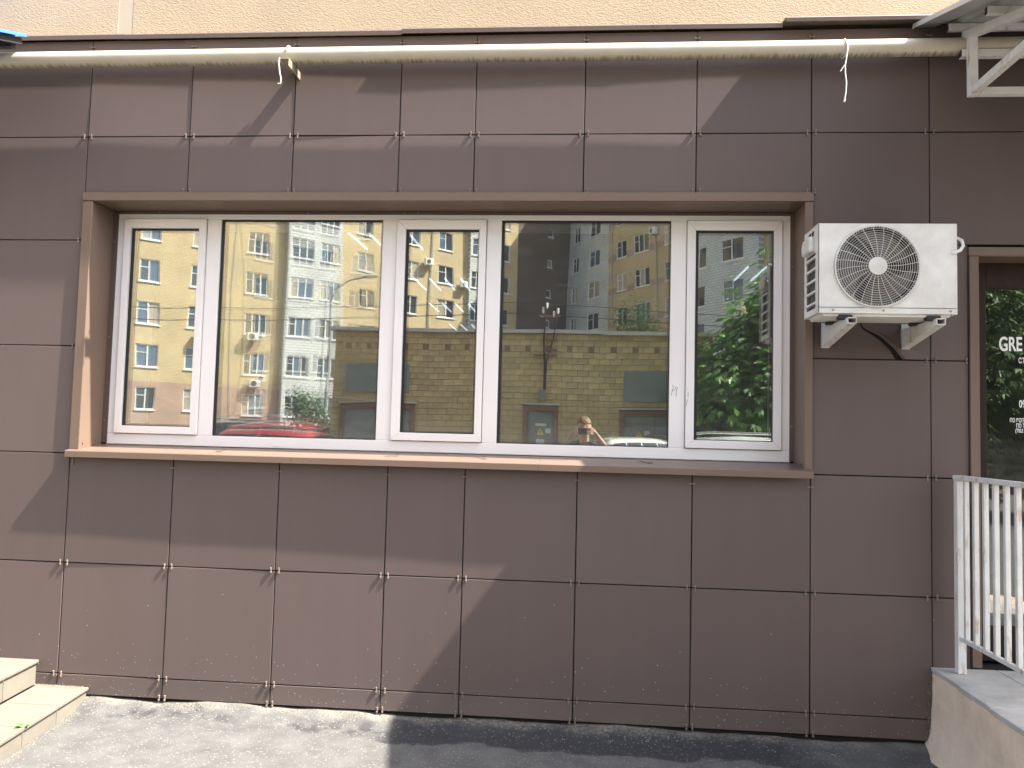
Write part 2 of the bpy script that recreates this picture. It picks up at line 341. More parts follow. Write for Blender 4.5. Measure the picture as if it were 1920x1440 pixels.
# room behind the glass
rm = MB()
rm.add([(-3.4, Y1, 0.02), (1.95, Y1, 0.02), (1.95, 7, 0.02), (-3.4, 7, 0.02), (-3.4, Y1, 2.95), (1.95, Y1, 2.95), (1.95, 7, 2.95), (-3.4, 7, 2.95)],
       [(4, 7, 6, 5), (0, 4, 5, 1)][:1] + [(1, 2, 6, 5), (2, 3, 7, 6), (3, 0, 4, 7)])
rm.build("room_wall", ROOM, annex, fix=False)
rf = MB(); rf.box(-3.38, 1.93, Y1 + .002, 6.98, -.05, 0.018); rf.build("room_floor", ROOMF, annex)
rm2 = MB(); rm2.add([(1.98, Y1, 0.41), (3.6, Y1, .41), (3.6, 5, .41), (1.98, 5, .41), (1.98, Y1, 2.95), (3.6, Y1, 2.95), (3.6, 5, 2.95), (1.98, 5, 2.95)],
       [(4, 7, 6, 5), (1, 2, 6, 5), (2, 3, 7, 6), (3, 0, 4, 7), (0, 3, 2, 1)])
rm2.build("hallway_wall", ROOM, annex, fix=False)
iw = MB()
iw.box(-2.794, -2.722, .2715, .579, 1.45, 2.79); iw.box(1.108, 1.170, .2715, .579, 1.45, 2.79); iw.box(-2.7215, 1.1075, .2715, .579, 2.775, 2.815); iw.box(-2.7215, 1.1075, .2715, .62, 1.41, 1.452)
iw.build("inner_reveal", WHITE, annex)
rr = MB(); rr.box(-6.5, 6.5, .005, .149, 3.722, 3.745); rr.build("annex_roof", COPE, annex)

# --- tiles
GAP = .0029
cols = [-6.466, -5.862, -5.258, -4.654, -4.05, -3.446, -2.843, -2.238, -1.633, -1.029, -.607, -.0065, .595, 1.198, 1.801, 2.404, 3.007, 3.61, 4.213, 4.816, 5.42, 6.02, 6.62]
rows = [.052, .160, .766, 1.371, 1.975, 2.58, 3.18, 3.748]
def tile(x0, x1, z0, z1, name="tile"):
    w_, h_ = (x1 - x0) - 2 * GAP, (z1 - z0) - 2 * GAP
    if w_ < .02 or h_ < .02: return
    b = bmesh.new(); bmesh.ops.create_cube(b, size=1, matrix=Matrix.Diagonal((w_, .010, h_, 1)))
    bmesh.ops.bevel(b, geom=b.edges[:], offset=.0012, segments=1, affect='EDGES', profile=.5)
    me = bpy.data.meshes.new(name); b.to_mesh(me); b.free(); me.materials.append(TILE)
    o = bpy.data.objects.new(name, me); col.objects.link(o); o.parent = annex
    o.location = ((x0 + x1) / 2, .0055 + random.uniform(-.0012, .0012), (z0 + z1) / 2)
    o.rotation_euler = (random.gauss(0, .0028), random.gauss(0, .0007), random.gauss(0, .0028))
    return o
for i in range(len(cols) - 1):
    for j in range(len(rows) - 1):
        x0, x1, z0, z1 = cols[i], cols[i + 1], rows[j], rows[j + 1]
        xm = (x0 + x1) / 2; zm = (z0 + z1) / 2
        if -2.84 < xm < 1.19:
            if j in (3, 4): continue
            if j == 2: z1 = 1.352
            if j == 5: z0 = 2.855
        if 1.8 < xm < 2.0 + .9 and j < 5:
            if x0 > 1.9: continue
            if z1 < .43: continue
            x1 = 1.989; z0 = max(z0, .415)
        elif 1.19 < xm < 1.8 and j < 1:
            x1 = 1.790
        if xm > 2.9 and z0 < .41:
            if z1 < .43: continue
            z0 = .415
        if abs(x0 - 1.198) < .01 and j == 4: continue          # the broken tile, made below
        tile(x0, x1, z0, z1)
# broken tile under the air conditioner: two shards, the lower one sprung out
def shard(poly, y, name="tile_shard"):
    b = MB(); b.prism(poly, 'y', y, y + .010); return b.build(name, TILE, annex, bevel=.0012, segs=1)
X0, X1, Z0, Z1 = 1.198 + GAP, 1.801 - GAP, 1.975 + GAP, 2.58 - GAP
crack = [(1.632, Z0), (1.60, 2.03), (1.545, 2.085), (1.470, 2.135), (1.455, 2.155), (1.40, 2.26), (1.34, Z1)]
shard([(X0, Z0)] + crack + [(X0, Z1)], .016)
s2 = MB()
cr2 = [(1.672, Z0 + .001), (1.628, 2.035), (1.566, 2.094), (1.482, 2.140), (1.470, 2.16), (1.412, 2.26), (1.352, Z1)]
n = len(cr2)
poly2 = cr2 + [(X1, Z1), (X1, Z0)]
def bend(p):  # edge of the shard curls out of the wall
    return .0005 - .020 * max(0, 1 - abs(p[0] - 1.60) / .12) * max(0, (2.2 - p[1]) / .2)
fr_ = [(p[0], bend(p), p[1]) for p in poly2]; bk_ = [(p[0] - (.012 if k < n else 0), bend(p) + .010, p[1]) for k, p in enumerate(poly2)]
N2 = len(poly2)
s2.add(fr_ + bk_, [tuple(range(N2)), tuple(range(2 * N2 - 1, N2 - 1, -1))] + [(i, N2 + i, N2 + (i + 1) % N2, (i + 1) % N2) for i in range(N2)])
s2.build("tile_shard", TILE, annex)
# fixing clips
cb = MB()
for sz in (-1, 1):
    cb.box(-.0042, .0042, -.0062, .003, sz * .004 + (0 if sz > 0 else -.012), sz * .004 + (.012 if sz > 0 else 0))
cb.box(-.0042, .0042, -.003, .003, -.004, .004)
clip0 = cb.build("clip", CLIP, annex, bevel=.0015, segs=1)
first = [True]
def clip(x, z, horiz=False):
    o = clip0 if first[0] else clip0.copy()
    if not first[0]: col.objects.link(o); o.parent = annex
    first[0] = False
    o.location = (x + random.uniform(-.002, .002), -.0015, z + random.uniform(-.002, .002))
    o.rotation_euler = (0, (R(90) if horiz else 0) + random.gauss(0, .05), 0)
for x in cols[1:16]:
    for k, z in enumerate(rows[1:7]):
        k += 1
        inside = -2.86 < x < 1.21 and 1.3 < z < 2.86
        if inside:
            if x < -2.8 and z > 1.4:
                clip(x - .022, z)
            continue
        if x > 1.9 and z < 2.6: continue
        if x < -2.7 and z < .3:
            if x < -2.9: continue
        for s in (-1, 1):
            if x > 1.7 and z < .3 and s > 0: continue
            clip(x + s * .022, z)
for x in cols[1:17]:
    clip(x, 3.705, True)
for x in cols[7:14]:
    for s in (-1, 1):
        clip(x + s * .020, 2.862)
        if x < 1.7: clip(x + s * .016, .058)
    clip(x, 1.305, True)
clip(-2.82, 1.32); clip(-2.863, 1.36); clip(1.975, 1.975); clip(1.965, 2.58)

# --- coping sheets along the top
def coping(x0, x1, e, zt, hang=.022, e2=None, label=None):
    e2 = e if e2 is None else e2
    b = MB()
    for k, (x, ee) in enumerate(((x0, e), (x1, e2))):
        pr = [(.15, zt + .045), (-ee, zt + .006), (-ee - .003, zt), (-ee, zt - hang), (-ee + .006, zt - hang), (-ee + .004, zt - .004), (.15, zt + .034)]
        b.v += [(x, p[0], p[1]) for p in pr]
    m = 7
    b.f = [tuple(range(m)), tuple(range(2 * m - 1, m - 1, -1))] + [(i, m + i, m + (i + 1) % m, (i + 1) % m) for i in range(m)]; b.mi = [0] * len(b.f)
    return b.build("coping_sheet", COPE, annex)
coping(-5.5, -2.64, .024, 3.766, e2=.028)
coping(-2.642, -1.03, .027, 3.765, e2=.024)
coping(-1.028, .35, .034, 3.768, e2=.031)
coping(.352, 1.04, .030, 3.769, e2=.026)
coping(1.042, 6.5, .078, 3.771, .018)

# --- window surround (flashing) and sill
TP = -.015
def ring(b, x0, x1, z0, z1, X0_, X1_, Z1_, y0, y1):
    b.box(X0_, x0, y0, y1, z0, Z1_ - .05)       # left leg
    b.box(x1, X1_, y0, y1, z0, Z1_ - .05)
ws = MB(); ws.box(-2.841, -2.787, TP, .004, 1.392, 2.803); ws.box(-2.789, -2.785, TP + .001, .2, 1.392, 2.803)
ws.build("window_surround_side", TRIM, annex, bevel=.001, segs=1)
ws = MB(); ws.box(1.165, 1.203, TP, .004, 1.392, 2.803); ws.box(1.163, 1.167, TP + .001, .2, 1.392, 2.803)
ws.build("window_surround_side", TRIM, annex, bevel=.001, segs=1)
ws = MB(); ws.box(-2.844, 1.206, TP - .003, .004, 2.806, 2.853); ws.box(-2.785, 1.163, TP, .2, 2.8045, 2.8085)
ws.build("window_surround_head", TRIM, annex, bevel=.001, segs=1)
ws = MB()
ws.box(-2.785, -2.752, .194, .2, 1.43, 2.80); ws.box(1.140, 1.163, .194, .2, 1.43, 2.80); ws.box(-2.752, 1.140, .1955, .2, 2.785, 2.802)
ws.build("window_flange", TRIM_D, annex)
# tiny screws
sc0 = None
for (x, y, z, nx) in [(-2.783, .03, 2.78, 1), (-2.783, .16, 2.775, 1), (-2.783, .02, 1.43, 1), (-2.783, .14, 1.445, 1), (1.161, .03, 2.78, -1), (1.161, .15, 2.77, -1), (1.161, .05, 1.42, -1)]:
    if sc0 is None:
        q = MB(); q.disc((0, 0, 0), .006, (1, 0, 0), 8, .003); sc0 = q.build("screw", CLIP, annex); o = sc0
    else:
        o = sc0.copy(); col.objects.link(o); o.parent = annex
    o.location = (x - (.003 if nx < 0 else 0), y, z)
for (x, z) in [(-2.77, 2.62), (-2.77, 2.05), (-2.77, 1.56), (1.151, 2.5), (1.151, 1.62)] + [(x, 2.794) for x in (-2.5, -1.6, -1.03, -.95, -.3, .5, 1.02)]:
    o = sc0.copy(); col.objects.link(o); o.parent = annex; o.location = (x, .1945, z); o.rotation_euler = (0, 0, R(-90))
for (xa, xb, ea, eb) in ((-2.844, -1.55, .047, .051), (-1.549, -.21, .0515, .055), (-.209, 1.199, .0555, .058)):
    sl = MB(); pr = lambda e: [(-e + .002, 1.351), (-e, 1.352), (-e, 1.384), (-e + .004, 1.389), (.2, 1.421), (.2, 1.417), (-e + .007, 1.384), (-e + .007, 1.351)]
    sl.v = [(xa, p[0], p[1]) for p in pr(ea)] + [(xb, p[0], p[1]) for p in pr(eb)]
    sl.f = [tuple(range(8)), tuple(range(15, 7, -1))] + [(i, 8 + i, 8 + (i + 1) % 8, (i + 1) % 8) for i in range(8)]; sl.mi = [0] * len(sl.f)
    sl.build("window_sill", TRIM, annex)
# sealant smears on the sill
SMEAR = mat("grey_smear", (0.11, 0.075, 0.06), rough=.6, var=.3, vscale=40)
for (x, ln) in ((-2.02, .16), (-1.02, .10), (-.53, .14), (.36, .10)):
    q = MB()
    for k in range(3):
        a = x + random.uniform(-.03, .03); d0 = random.uniform(.02, .10); d1 = d0 + random.uniform(.04, .09); wd = random.uniform(.006, .016); sk = random.uniform(-.05, .05)
        zf = lambda y: 1.3906 + (y + .043) / .243 * .032
        q.add([(a - wd, d0, zf(d0)), (a + wd, d0, zf(d0)), (a + wd * .6 + sk, d1, zf(d1)), (a - wd * .8 + sk, d1, zf(d1))], [(0, 1, 2, 3)])
        for v in range(4): q.v[-4 + v] = (q.v[-4 + v][0], q.v[-4 + v][1], q.v[-4 + v][2] + .0006 * k)
    q.build("sealant_smear", SMEAR, annex, fix=False)

# --- white window: frame (part) > sashes, panes, gaskets
FX0, FX1, FZ0, FZ1 = -2.762, 1.146, 1.424, 2.795
IZ0, IZ1 = 1.486, 2.757
FY = .2
bays = [(-2.712, -2.205, True), (-2.121, -1.155, False), (-1.070, -.548, True), (-.464, .490, False), (.576, 1.098, True)]
fm = MB()
fm.box(FX0, FX1, FY, FY + .07, FZ0, IZ0); fm.box(FX0, FX1, FY, FY + .07, IZ1, FZ1)
fm.box(FX0, bays[0][0], FY, FY + .07, IZ0, IZ1); fm.box(bays[4][1], FX1, FY, FY + .07, IZ0, IZ1)
for a, b_ in zip(bays[:-1], bays[1:]): fm.box(a[1], b_[0], FY + .0006, FY + .07, IZ0, IZ1)
wframe = fm.build("window", WHITE, annex, bevel=.003, segs=2)
wframe["label"] = "wide white plastic five-light window frame"
def mitre_ring(x0, x1, z0, z1, wd, y0, y1):
    b = MB()
    o_ = [(x0, z0), (x1, z0), (x1, z1), (x0, z1)]; i_ = [(x0 + wd, z0 + wd), (x1 - wd, z0 + wd), (x1 - wd, z1 - wd), (x0 + wd, z1 - wd)]
    for k in range(4):
        k2 = (k + 1) % 4
        e = .0004
        dx, dz = o_[k2][0] - o_[k][0], o_[k2][1] - o_[k][1]; L_ = math.hypot(dx, dz); dx /= L_; dz /= L_
        sh = lambda p, s: (p[0] + dx * s, p[1] + dz * s)
        b.prism([sh(o_[k], e), sh(o_[k2], -e), sh(i_[k2], -e), sh(i_[k], e)], 'y', y0, y1)
    return b
def pane(x0, x1, z0, z1, y, bow, tx, tz, m, name, nx=14, nz=14, wave=0., seed=0):
    rr = random.Random(seed); ph = [rr.uniform(0, 6.28) for _ in range(4)]
    vs = []
    for j in range(nz + 1):
        for i in range(nx + 1):
            a = i / nx; c = j / nz
            yy = y - bow * (1 - (2 * a - 1) ** 2) * (1 - (2 * c - 1) ** 2) + tx * (a - .5) * (x1 - x0) + tz * (c - .5) * (z1 - z0)
            yy += wave * (math.sin(5 * a + ph[0]) * math.sin(4 * c + ph[1]) + .5 * math.sin(9 * a + ph[2]) * math.sin(7 * c + ph[3]))
            vs.append((x0 + a * (x1 - x0), yy, z0 + c * (z1 - z0)))
    fs = [(j * (nx + 1) + i, j * (nx + 1) + i + 1, (j + 1) * (nx + 1) + i + 1, (j + 1) * (nx + 1) + i) for j in range(nz) for i in range(nx)]
    b = MB(); b.add(vs, fs); o = b.build(name, m, wframe, fix=False); o.data.polygons.foreach_set("use_smooth", [True] * len(fs)); return o
PB = {0: (.00006, .00012, .00008), 1: (-.0008, .0020, .00016), 2: (.00005, .00006, .00008), 3: (-.0003, -.00012, .00012), 4: (-.0001, -.00004, .00008)}
for k, (x0, x1, sash) in enumerate(bays):
    z0, z1 = IZ0, IZ1
    if sash:
        gx0, gx1, gz0, gz1 = [(-2.668, -2.250), None, (-1.016, -.591), None, (.625, 1.051)][k] + (1.533, 2.700)
        # sash profile leaning slightly proud of the frame
        b = MB(); sx0, sx1, sz0, sz1 = x0 + .003, x1 - .003, z0 + .003, z1 - .003
        o_ = [(sx0, sz0), (sx1, sz0), (sx1, sz1), (sx0, sz1)]; i_ = [(gx0, gz0), (gx1, gz0), (gx1, gz1), (gx0, gz1)]
        for q in range(4):
            q2 = (q + 1) % 4; e = .0004
            dx, dz = o_[q2][0] - o_[q][0], o_[q2][1] - o_[q][1]; L_ = math.hypot(dx, dz); dx /= L_; dz /= L_
            sh = lambda p, s: (p[0] + dx * s, p[1] + dz * s)
            b.prism([sh(o_[q], e), sh(o_[q2], -e), sh(i_[q2], -e), sh(i_[q], e)], 'y', FY - .014, FY + .05)
        b.build("sash", WHITE, wframe, bevel=.002, segs=2)
        gy = FY + .006
        x0, x1, z0, z1 = gx0, gx1, gz0, gz1
        gk = MB(); gk.box(bays[k][0], bays[k][1], FY + .052, FY + .066, IZ0, gz0); gk.box(bays[k][0], bays[k][1], FY + .052, FY + .066, gz1, IZ1)
        gk.box(bays[k][0], gx0, FY + .052, FY + .066, gz0, gz1); gk.box(gx1, bays[k][1], FY + .052, FY + .066, gz0, gz1)
        gk.build("sash_seal", GASKET, wframe)
    else:
        gy = FY + .014
    g = .005
    gk = MB(); gk.box(x0, x1, gy - .004, gy + .003, z0, z0 + g); gk.box(x0, x1, gy - .0042, gy + .003, z1 - .012, z1)
    gk.box(x0, x0 + .017, gy - .004, gy + .003, z0 + g, z1 - g); gk.box(x1 - g, x1, gy - .004, gy + .003, z0 + g, z1 - g)
    gk.build("gasket", GASKET, wframe)
    # dark spacer bar of the sealed unit, seen in the glass edge
    gk = MB(); gk.box(x0, x1, gy + .008, gy + .022, z0, z0 + .014); gk.box(x0, x1, gy + .008, gy + .022, z1 - .014, z1)
    gk.box(x0, x0 + .014, gy + .008, gy + .022, z0 + .014, z1 - .014); gk.box(x1 - .014, x1, gy + .008, gy + .022, z0 + .014, z1 - .014)
    gk.build("spacer_bar", GASKET, wframe)
    bw, bw2, wv = PB[k]
    pane(x0 + .002, x1 - .002, z0 + .002, z1 - .002, gy, bw, 0.0, 0.0, GLASS, "pane", wave=wv, seed=k)
    pane(x0 + .002, x1 - .002, z0 + .002, z1 - .002, gy + .026, bw2, .0003 if k == 1 else .0001, -.0003 if k == 1 else 0, GLASS2, "inner_pane", wave=wv, seed=k + (20 if k == 1 else 0))
# grey scribble on the mullion
sq = MB()
for pts in ([(.510, 1.835), (.512, 1.815), (.505, 1.795), (.503, 1.775)], [(.506, 1.80), (.520, 1.805), (.527, 1.825), (.535, 1.822), (.530, 1.800), (.528, 1.770)]):
    sq.tube([(x, FY - .0004, z) for x, z in pts], .0011, 5)
for pts in ([(.588, 1.815), (.590, 1.812)], [(.592, 1.795), (.592, 1.77)], [(.590, 1.755), (.582, 1.72)]):
    sq.tube([(x, FY - .0146, z) for x, z in pts], .0013, 5)
sq.build("scribble", INK, wframe)
# drain caps
q = MB()
for x in (-1.75, .1): q.box(x, x + .035, FY - .002, FY + .002, 1.435, 1.441)
q.build("drain_cap", WHITE, wframe)

# --- glazed entrance door on the right
dr = MB(); dr.box(1.990, 2.034, TP, .004, .43, 2.518); dr.box(2.032, 2.036, TP + .001, .15, .43, 2.518)
dr.box(1.987, 3.0, TP - .003, .004, 2.521, 2.566); dr.box(2.036, 2.946, TP, .15, 2.5185, 2.5225); dr.box(2.948, 2.998, TP, .004, .43, 2.518); dr.box(2.944, 2.948, TP + .001, .15, .43, 2.518)
dr.build("door_surround", TRIM, annex, bevel=.001, segs=1)
dd = MB(); dd.box(2.036, 2.148, .15, .21, .425, 2.518); dd.box(2.84, 2.944, .15, .21, .425, 2.518); dd.box(2.148, 2.84, .15, .21, 2.384, 2.518); dd.box(2.148, 2.84, .15, .21, .425, .60)
door = dd.build("door", DOORWOOD, annex, bevel=.003)
for hz_ in (1.9, 2.2):
    dl = MB(); dl.box(2.045, 2.075, .142, .15, hz_, hz_ + .05); dl.build("hinge", DOORWOOD, door, bevel=.002)
b = MB(); b.add([(2.148, .175, .6), (2.84, .175, .6), (2.84, .175, 2.384), (2.148, .175, 2.384)], [(0, 1, 2, 3)]); b.build("door_glass", DGLASS, door, fix=False)
def text(s, x, z, h, y, bold=.0):
    cu = bpy.data.curves.new("lettering", 'FONT'); cu.body = s; cu.size = 1; cu.offset = bold
    o = bpy.data.objects.new("tmp", cu); col.objects.link(o); dg = bpy.context.evaluated_depsgraph_get(); dg.update()
    me = bpy.data.meshes.new_from_object(o.evaluated_get(dg)); bpy.data.objects.remove(o)
    zs = [v.co.y for v in me.vertices]; xs = [v.co.x for v in me.vertices]
    k = h / (max(zs) - min(zs)); kx = k * .62; x0_ = min(xs); z0_ = min(zs)
    for v in me.vertices: v.co = (x + (v.co.x - x0_) * kx, y, z + (v.co.y - z0_) * k)
    me.materials.clear(); me.materials.append(LETTER)
    q = bpy.data.objects.new("lettering", me); col.objects.link(q); q.parent = door; return q
for s, x, z, h, bo in (("GRE", 2.225, 2.049, .078, .022), ("СТУ", 2.323, 1.985, .031, .02), ("09", 2.323, 1.749, .040, .02), ("ПО ВОПРО", 2.276, 1.670, .0235, .02), ("ПО ТЕ", 2.308, 1.642, .0235, .02), ("(TELE", 2.303, 1.611, .026, .02)):
    text(s, x, z, h, .1738, bo)

# ------------------------------------------------------------------ upper stucco building
up = empty("stucco_building", (0, .15, 3.7), label="cream rough-stucco upper wall rising above the brown coping", cat="building")
b = MB(); b.box(-14, -2.795, .0, .4, .05, 14.3); b.box(-2.705, 14, .002, .4, .05, 14.3); b.build("wall", STUCCO, up)
b = MB(); b.box(-2.794, -2.706, .003, .4, .05, 14.3); b.build("render_strip", STRIP, up)

# ------------------------------------------------------------------ gas pipe
gp = empty("gas_pipe", (0, -.095, 3.592), label="long cream-painted gas pipe running along the top of the brown wall", cat="pipe")
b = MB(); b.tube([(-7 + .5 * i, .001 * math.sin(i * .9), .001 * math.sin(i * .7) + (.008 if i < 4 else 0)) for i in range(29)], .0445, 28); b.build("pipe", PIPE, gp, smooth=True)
def pbracket(x):
    q = MB()
    q.box(x - .028, x + .024, -.085, .095, -.0535, -.0490)          # horizontal leaf under the pipe
    q.box(x + .020, x + .0245, -.085, .095, -.092, -.0537)
    q.build("bracket", GALV, gp, bevel=.001)
    q = MB(); q.tube([(x - .006, .0525 * math.cos(a), .0525 * math.sin(a)) for a in [R(-80 + 14 * k) for k in range(19)]], .005, 8)
    q.build("strap", PIPE, gp, smooth=True)
    q = MB()
    for yy in (-.06, .06): q.tube([(x + .003, yy, -.0537), (x + .003, yy, -.066)], .008, 6)
    q.build("nut", GALV, gp)
    q = MB(); q.tube([(x - .030, -.082, -.045), (x - .032, -.086, -.07), (x - .026, -.086, -.12), (x - .016, -.085, -.165), (x - .018, -.085, -.19), (x - .032, -.085, -.191)], .0032, 6)
    q.build("loose_wire", CORD, gp, smooth=True)
pbracket(-1.632)
cordo = empty("tied_cord", (1.335, -.095, 3.592), label="white cord knotted round the cream pipe, its loose end hanging", cat="cord")
q = MB(); q.tube([(.004 * math.sin(a * 2), .0475 * math.cos(a), .0475 * math.sin(a)) for a in [R(15 * k) for k in range(25)]], .0028, 6); q.build("loop", CORD, cordo, smooth=True)
q = MB(); q.tube([(.004, -.047, .01), (.002, -.05, -.03), (-.004, -.05, -.075), (-.010, -.05, -.11), (-.010, -.05, -.15), (-.004, -.05, -.20), (-.006, -.05, -.25), (-.014, -.05, -.30)], .003, 6)
q.tube([(-.008, -.052, -.105), (-.022, -.052, -.125), (-.034, -.052, -.145)], .0026, 6)
q.tube([(-.012, -.05, -.292), (-.015, -.05, -.306)], [.006, .004], 6); q.build("tail", CORD, cordo, smooth=True)

# ------------------------------------------------------------------ canopies
def zr(y): return 3.746 + .31 * y
can = empty("door_canopy", (1.72, 0, 3.3), label="grey sheet canopy on white welded trusses above the glazed door", cat="canopy")
def sheet(x0, x1, ya, yb, zf, m, parent, rib=.2):
    prof = []; x = x0
    while x < x1:
        for dx, dz in ((0, 0), (.11, 0), (.125, .018), (.175, .018), (.19, 0)):
            prof.append((x + dx * rib / .2, dz))
        x += rib
    prof = [p for p in prof if p[0] <= x1]
    b = MB(); t = .0025; npf = len(prof)
    for (y) in (ya, yb):
        for zz in (0, t):
            b.v += [(px, y, zf(y) + dz + zz) for px, dz in prof]
    o = lambda r, k: r * npf + k
    for k in range(npf - 1):
        b.f += [(o(0, k), o(0, k + 1), o(2, k + 1), o(2, k)), (o(1, k), o(3, k), o(3, k + 1), o(1, k + 1)), (o(0, k), o(1, k), o(1, k + 1), o(0, k + 1)), (o(2, k), o(2, k + 1), o(3, k + 1), o(3, k))]
    b.f += [(0, o(2, 0), o(3, 0), o(1, 0)), (o(0, npf - 1), o(1, npf - 1), o(3, npf - 1), o(2, npf - 1))]; b.mi = [0] * len(b.f)
    return b.build("roof_sheet", m, parent)
def wp(o): o.location = -o.parent.location; return o
wp(sheet(1.72, 6.92, -.006, -1.40, zr, SHEET, can))
q = MB(); q.prism([(1.714, 0), (1.719, 0), (1.719, .024), (1.714, .024)], 'z', 0, 1)
q = MB(); a0, a1 = Vector((1.7165, -.006, zr(-.006) + .006)), Vector((1.7165, -1.40, zr(-1.40) + .006)); q.bar(a0, a1, .004, .024); wp(q.build("edge_flashing", mat("pale_flashing", (.6, .62, .64), rough=.35, metal=.3), can))
for y in (-.105, -.50, -.93):
    q = MB(); q.box(1.85, 6.8, y - .0125, y + .0125, zr(y) - .044, zr(y) - .006); wp(q.build("purlin", WPAINT, can, bevel=.002, segs=1))
    q = MB(); q.box(1.8485, 1.8515, y - .0105, y + .0105, zr(y) - .042, zr(y) - .008); wp(q.build("purlin_end", RUBBER, can))
for X in (1.945, 3.5, 5.1, 6.6):
    q = MB()
    q.box(X - .02, X + .02, -.18, -.14, 3.305, zr(-.16) - .088)
    q.bar((X, -.09, zr(-.09) - .066), (X, -1.30, zr(-1.30) - .066), .042, .042)
    q.bar((X, -.182, 3.325), (X, -1.06, 3.325), .038, .038)
    wp(q.build("truss", WPAINT, can, bevel=.002, segs=1))
q = MB(); q.box(1.905, 6.7, -.1395, -.1, 3.522, 3.560); q2_ = wp(q.build("wall_tie", WPAINT, can, bevel=.002, segs=1))
q2_.location.y -= .0
q = MB(); q.box(1.965, 6.7, -.179, -.14, 3.306, 3.344); wp(q.build("wall_tie", WPAINT, can, bevel=.002, segs=1))
q = MB(); q.box(1.9035, 1.9065, -.137, -.102, 3.524, 3.558); wp(q.build("tie_end", RUBBER, can))
bc = empty("blue_canopy", (-3.15, 0, 3.4), label="blue roof sheet corner of another canopy at the upper left edge", cat="canopy")
def zb(y): return 3.757 + .36 * y
wp(sheet(-5.15, -3.15, -.125, -1.2, zb, BLUE, bc))
q = MB(); q.bar((-3.20, -.13, zb(-.13) - .022), (-3.20, -1.15, zb(-1.15) - .022), .03, .035); wp(q.build("rafter", RUBBER, bc))
q = MB(); q.box(-5.1, -3.22, -.165, -.13, 3.64, 3.675); wp(q.build("wall_tie", RUBBER, bc))

# ------------------------------------------------------------------ air conditioner outdoor unit
ac = empty("air_conditioner_unit", (1.437, -.28, 2.143), label="white outdoor air conditioner with round fan grille bolted right of the window", cat="air conditioner")
AX0, AX1, AZ0, AZ1, AYF, AYB = 1.119, 1.756, 2.155, 2.586, -.40, -.165
FC, FR = (1.390, 2.379), .197
def loc_ac(o): o.location = -ac.location; return o
b = MB()
angs = sorted(set([2 * math.pi * k / 64 for k in range(64)] + [math.atan2(z - FC[1], x - FC[0]) % (2 * math.pi) for x in (AX0, AX1) for z in (AZ0, AZ1)]))
def rect_pt(a):
    dx, dz = math.cos(a), math.sin(a); t = 1e9
    if dx > 1e-9: t = min(t, (AX1 - FC[0]) / dx)
    if dx < -1e-9: t = min(t, (AX0 - FC[0]) / dx)
    if dz > 1e-9: t = min(t, (AZ1 - FC[1]) / dz)
    if dz < -1e-9: t = min(t, (AZ0 - FC[1]) / dz)
    return FC[0] + dx * t, FC[1] + dz * t
n = len(angs); vs = []
for a in angs:
    x, z = rect_pt(a)
    vs += [(x, AYF, z), (FC[0] + (FR + .010) * math.cos(a), AYF, FC[1] + (FR + .010) * math.sin(a)), (FC[0] + (FR + .005) * math.cos(a), AYF - .003, FC[1] + (FR + .005) * math.sin(a)),
           (FC[0] + FR * math.cos(a), AYF - .001, FC[1] + FR * math.sin(a)), (FC[0] + FR * math.cos(a), AYF + .012, FC[1] + FR * math.sin(a)), (x, AYB, z)]
fs = []
for k in range(n):
    k2 = (k + 1) % n; o = lambda i, j: i * 6 + j
    for j in range(4): fs.append((o(k, j), o(k2, j), o(k2, j + 1), o(k, j + 1)))
    mid = (angs[k] + (angs[k2] if k2 else angs[0] + 2 * math.pi)) / 2
    px, pz = rect_pt(mid)
    if abs(px - AX0) > 1e-4: fs.append((o(k, 0), o(k, 5), o(k2, 5), o(k2, 0)))
b.add(vs, fs)
loc_ac(b.build("casing", ACW, ac, bevel=.006, segs=3))
b = MB(); b.disc((FC[0], AYF + .088, FC[1]), FR + .002, (0, 1, 0), 40, .01); b.box(AX0 + .03, AX1 - .01, AYF + .10, AYB - .002, AZ0 + .01, AZ1 - .01); b.tube([(FC[0], AYF + .010, FC[1]), (FC[0], AYF + .092, FC[1])], FR + .0012, 48, caps=False); loc_ac(b.build("fan_cavity", ACDARK, ac, fix=False))
# blades
bl = MB()
for t in range(5):
    rr_ = .045 + .135 * t / 4; a0 = R(-16 - 4 * t); a1 = R(42 + 9 * t)
    for s in range(7):
        a = a0 + (a1 - a0) * s / 6; bl.v.append((rr_ * math.cos(a), .030 - .048 * s / 6, rr_ * math.sin(a)))
bl.f = [(t * 7 + s, t * 7 + s + 1, (t + 1) * 7 + s + 1, (t + 1) * 7 + s) for t in range(4) for s in range(6)]; bl.mi = [0] * 24
bl0 = bl.build("fan_blade", ACBLADE, ac, smooth=True, fix=False)
for k in range(3):
    o = bl0 if k == 0 else bl0.copy()
    if k: col.objects.link(o); o.parent = ac
    o.location = Vector((FC[0], AYF + .045, FC[1])) - ac.location; o.rotation_euler = (0, R(-42 + 120 * k), 0)
b = MB(); b.disc((FC[0], AYF + .01, FC[1]), .048, (0, 1, 0), 24, .07); loc_ac(b.build("fan_hub", ACBLADE, ac, bevel=.006))
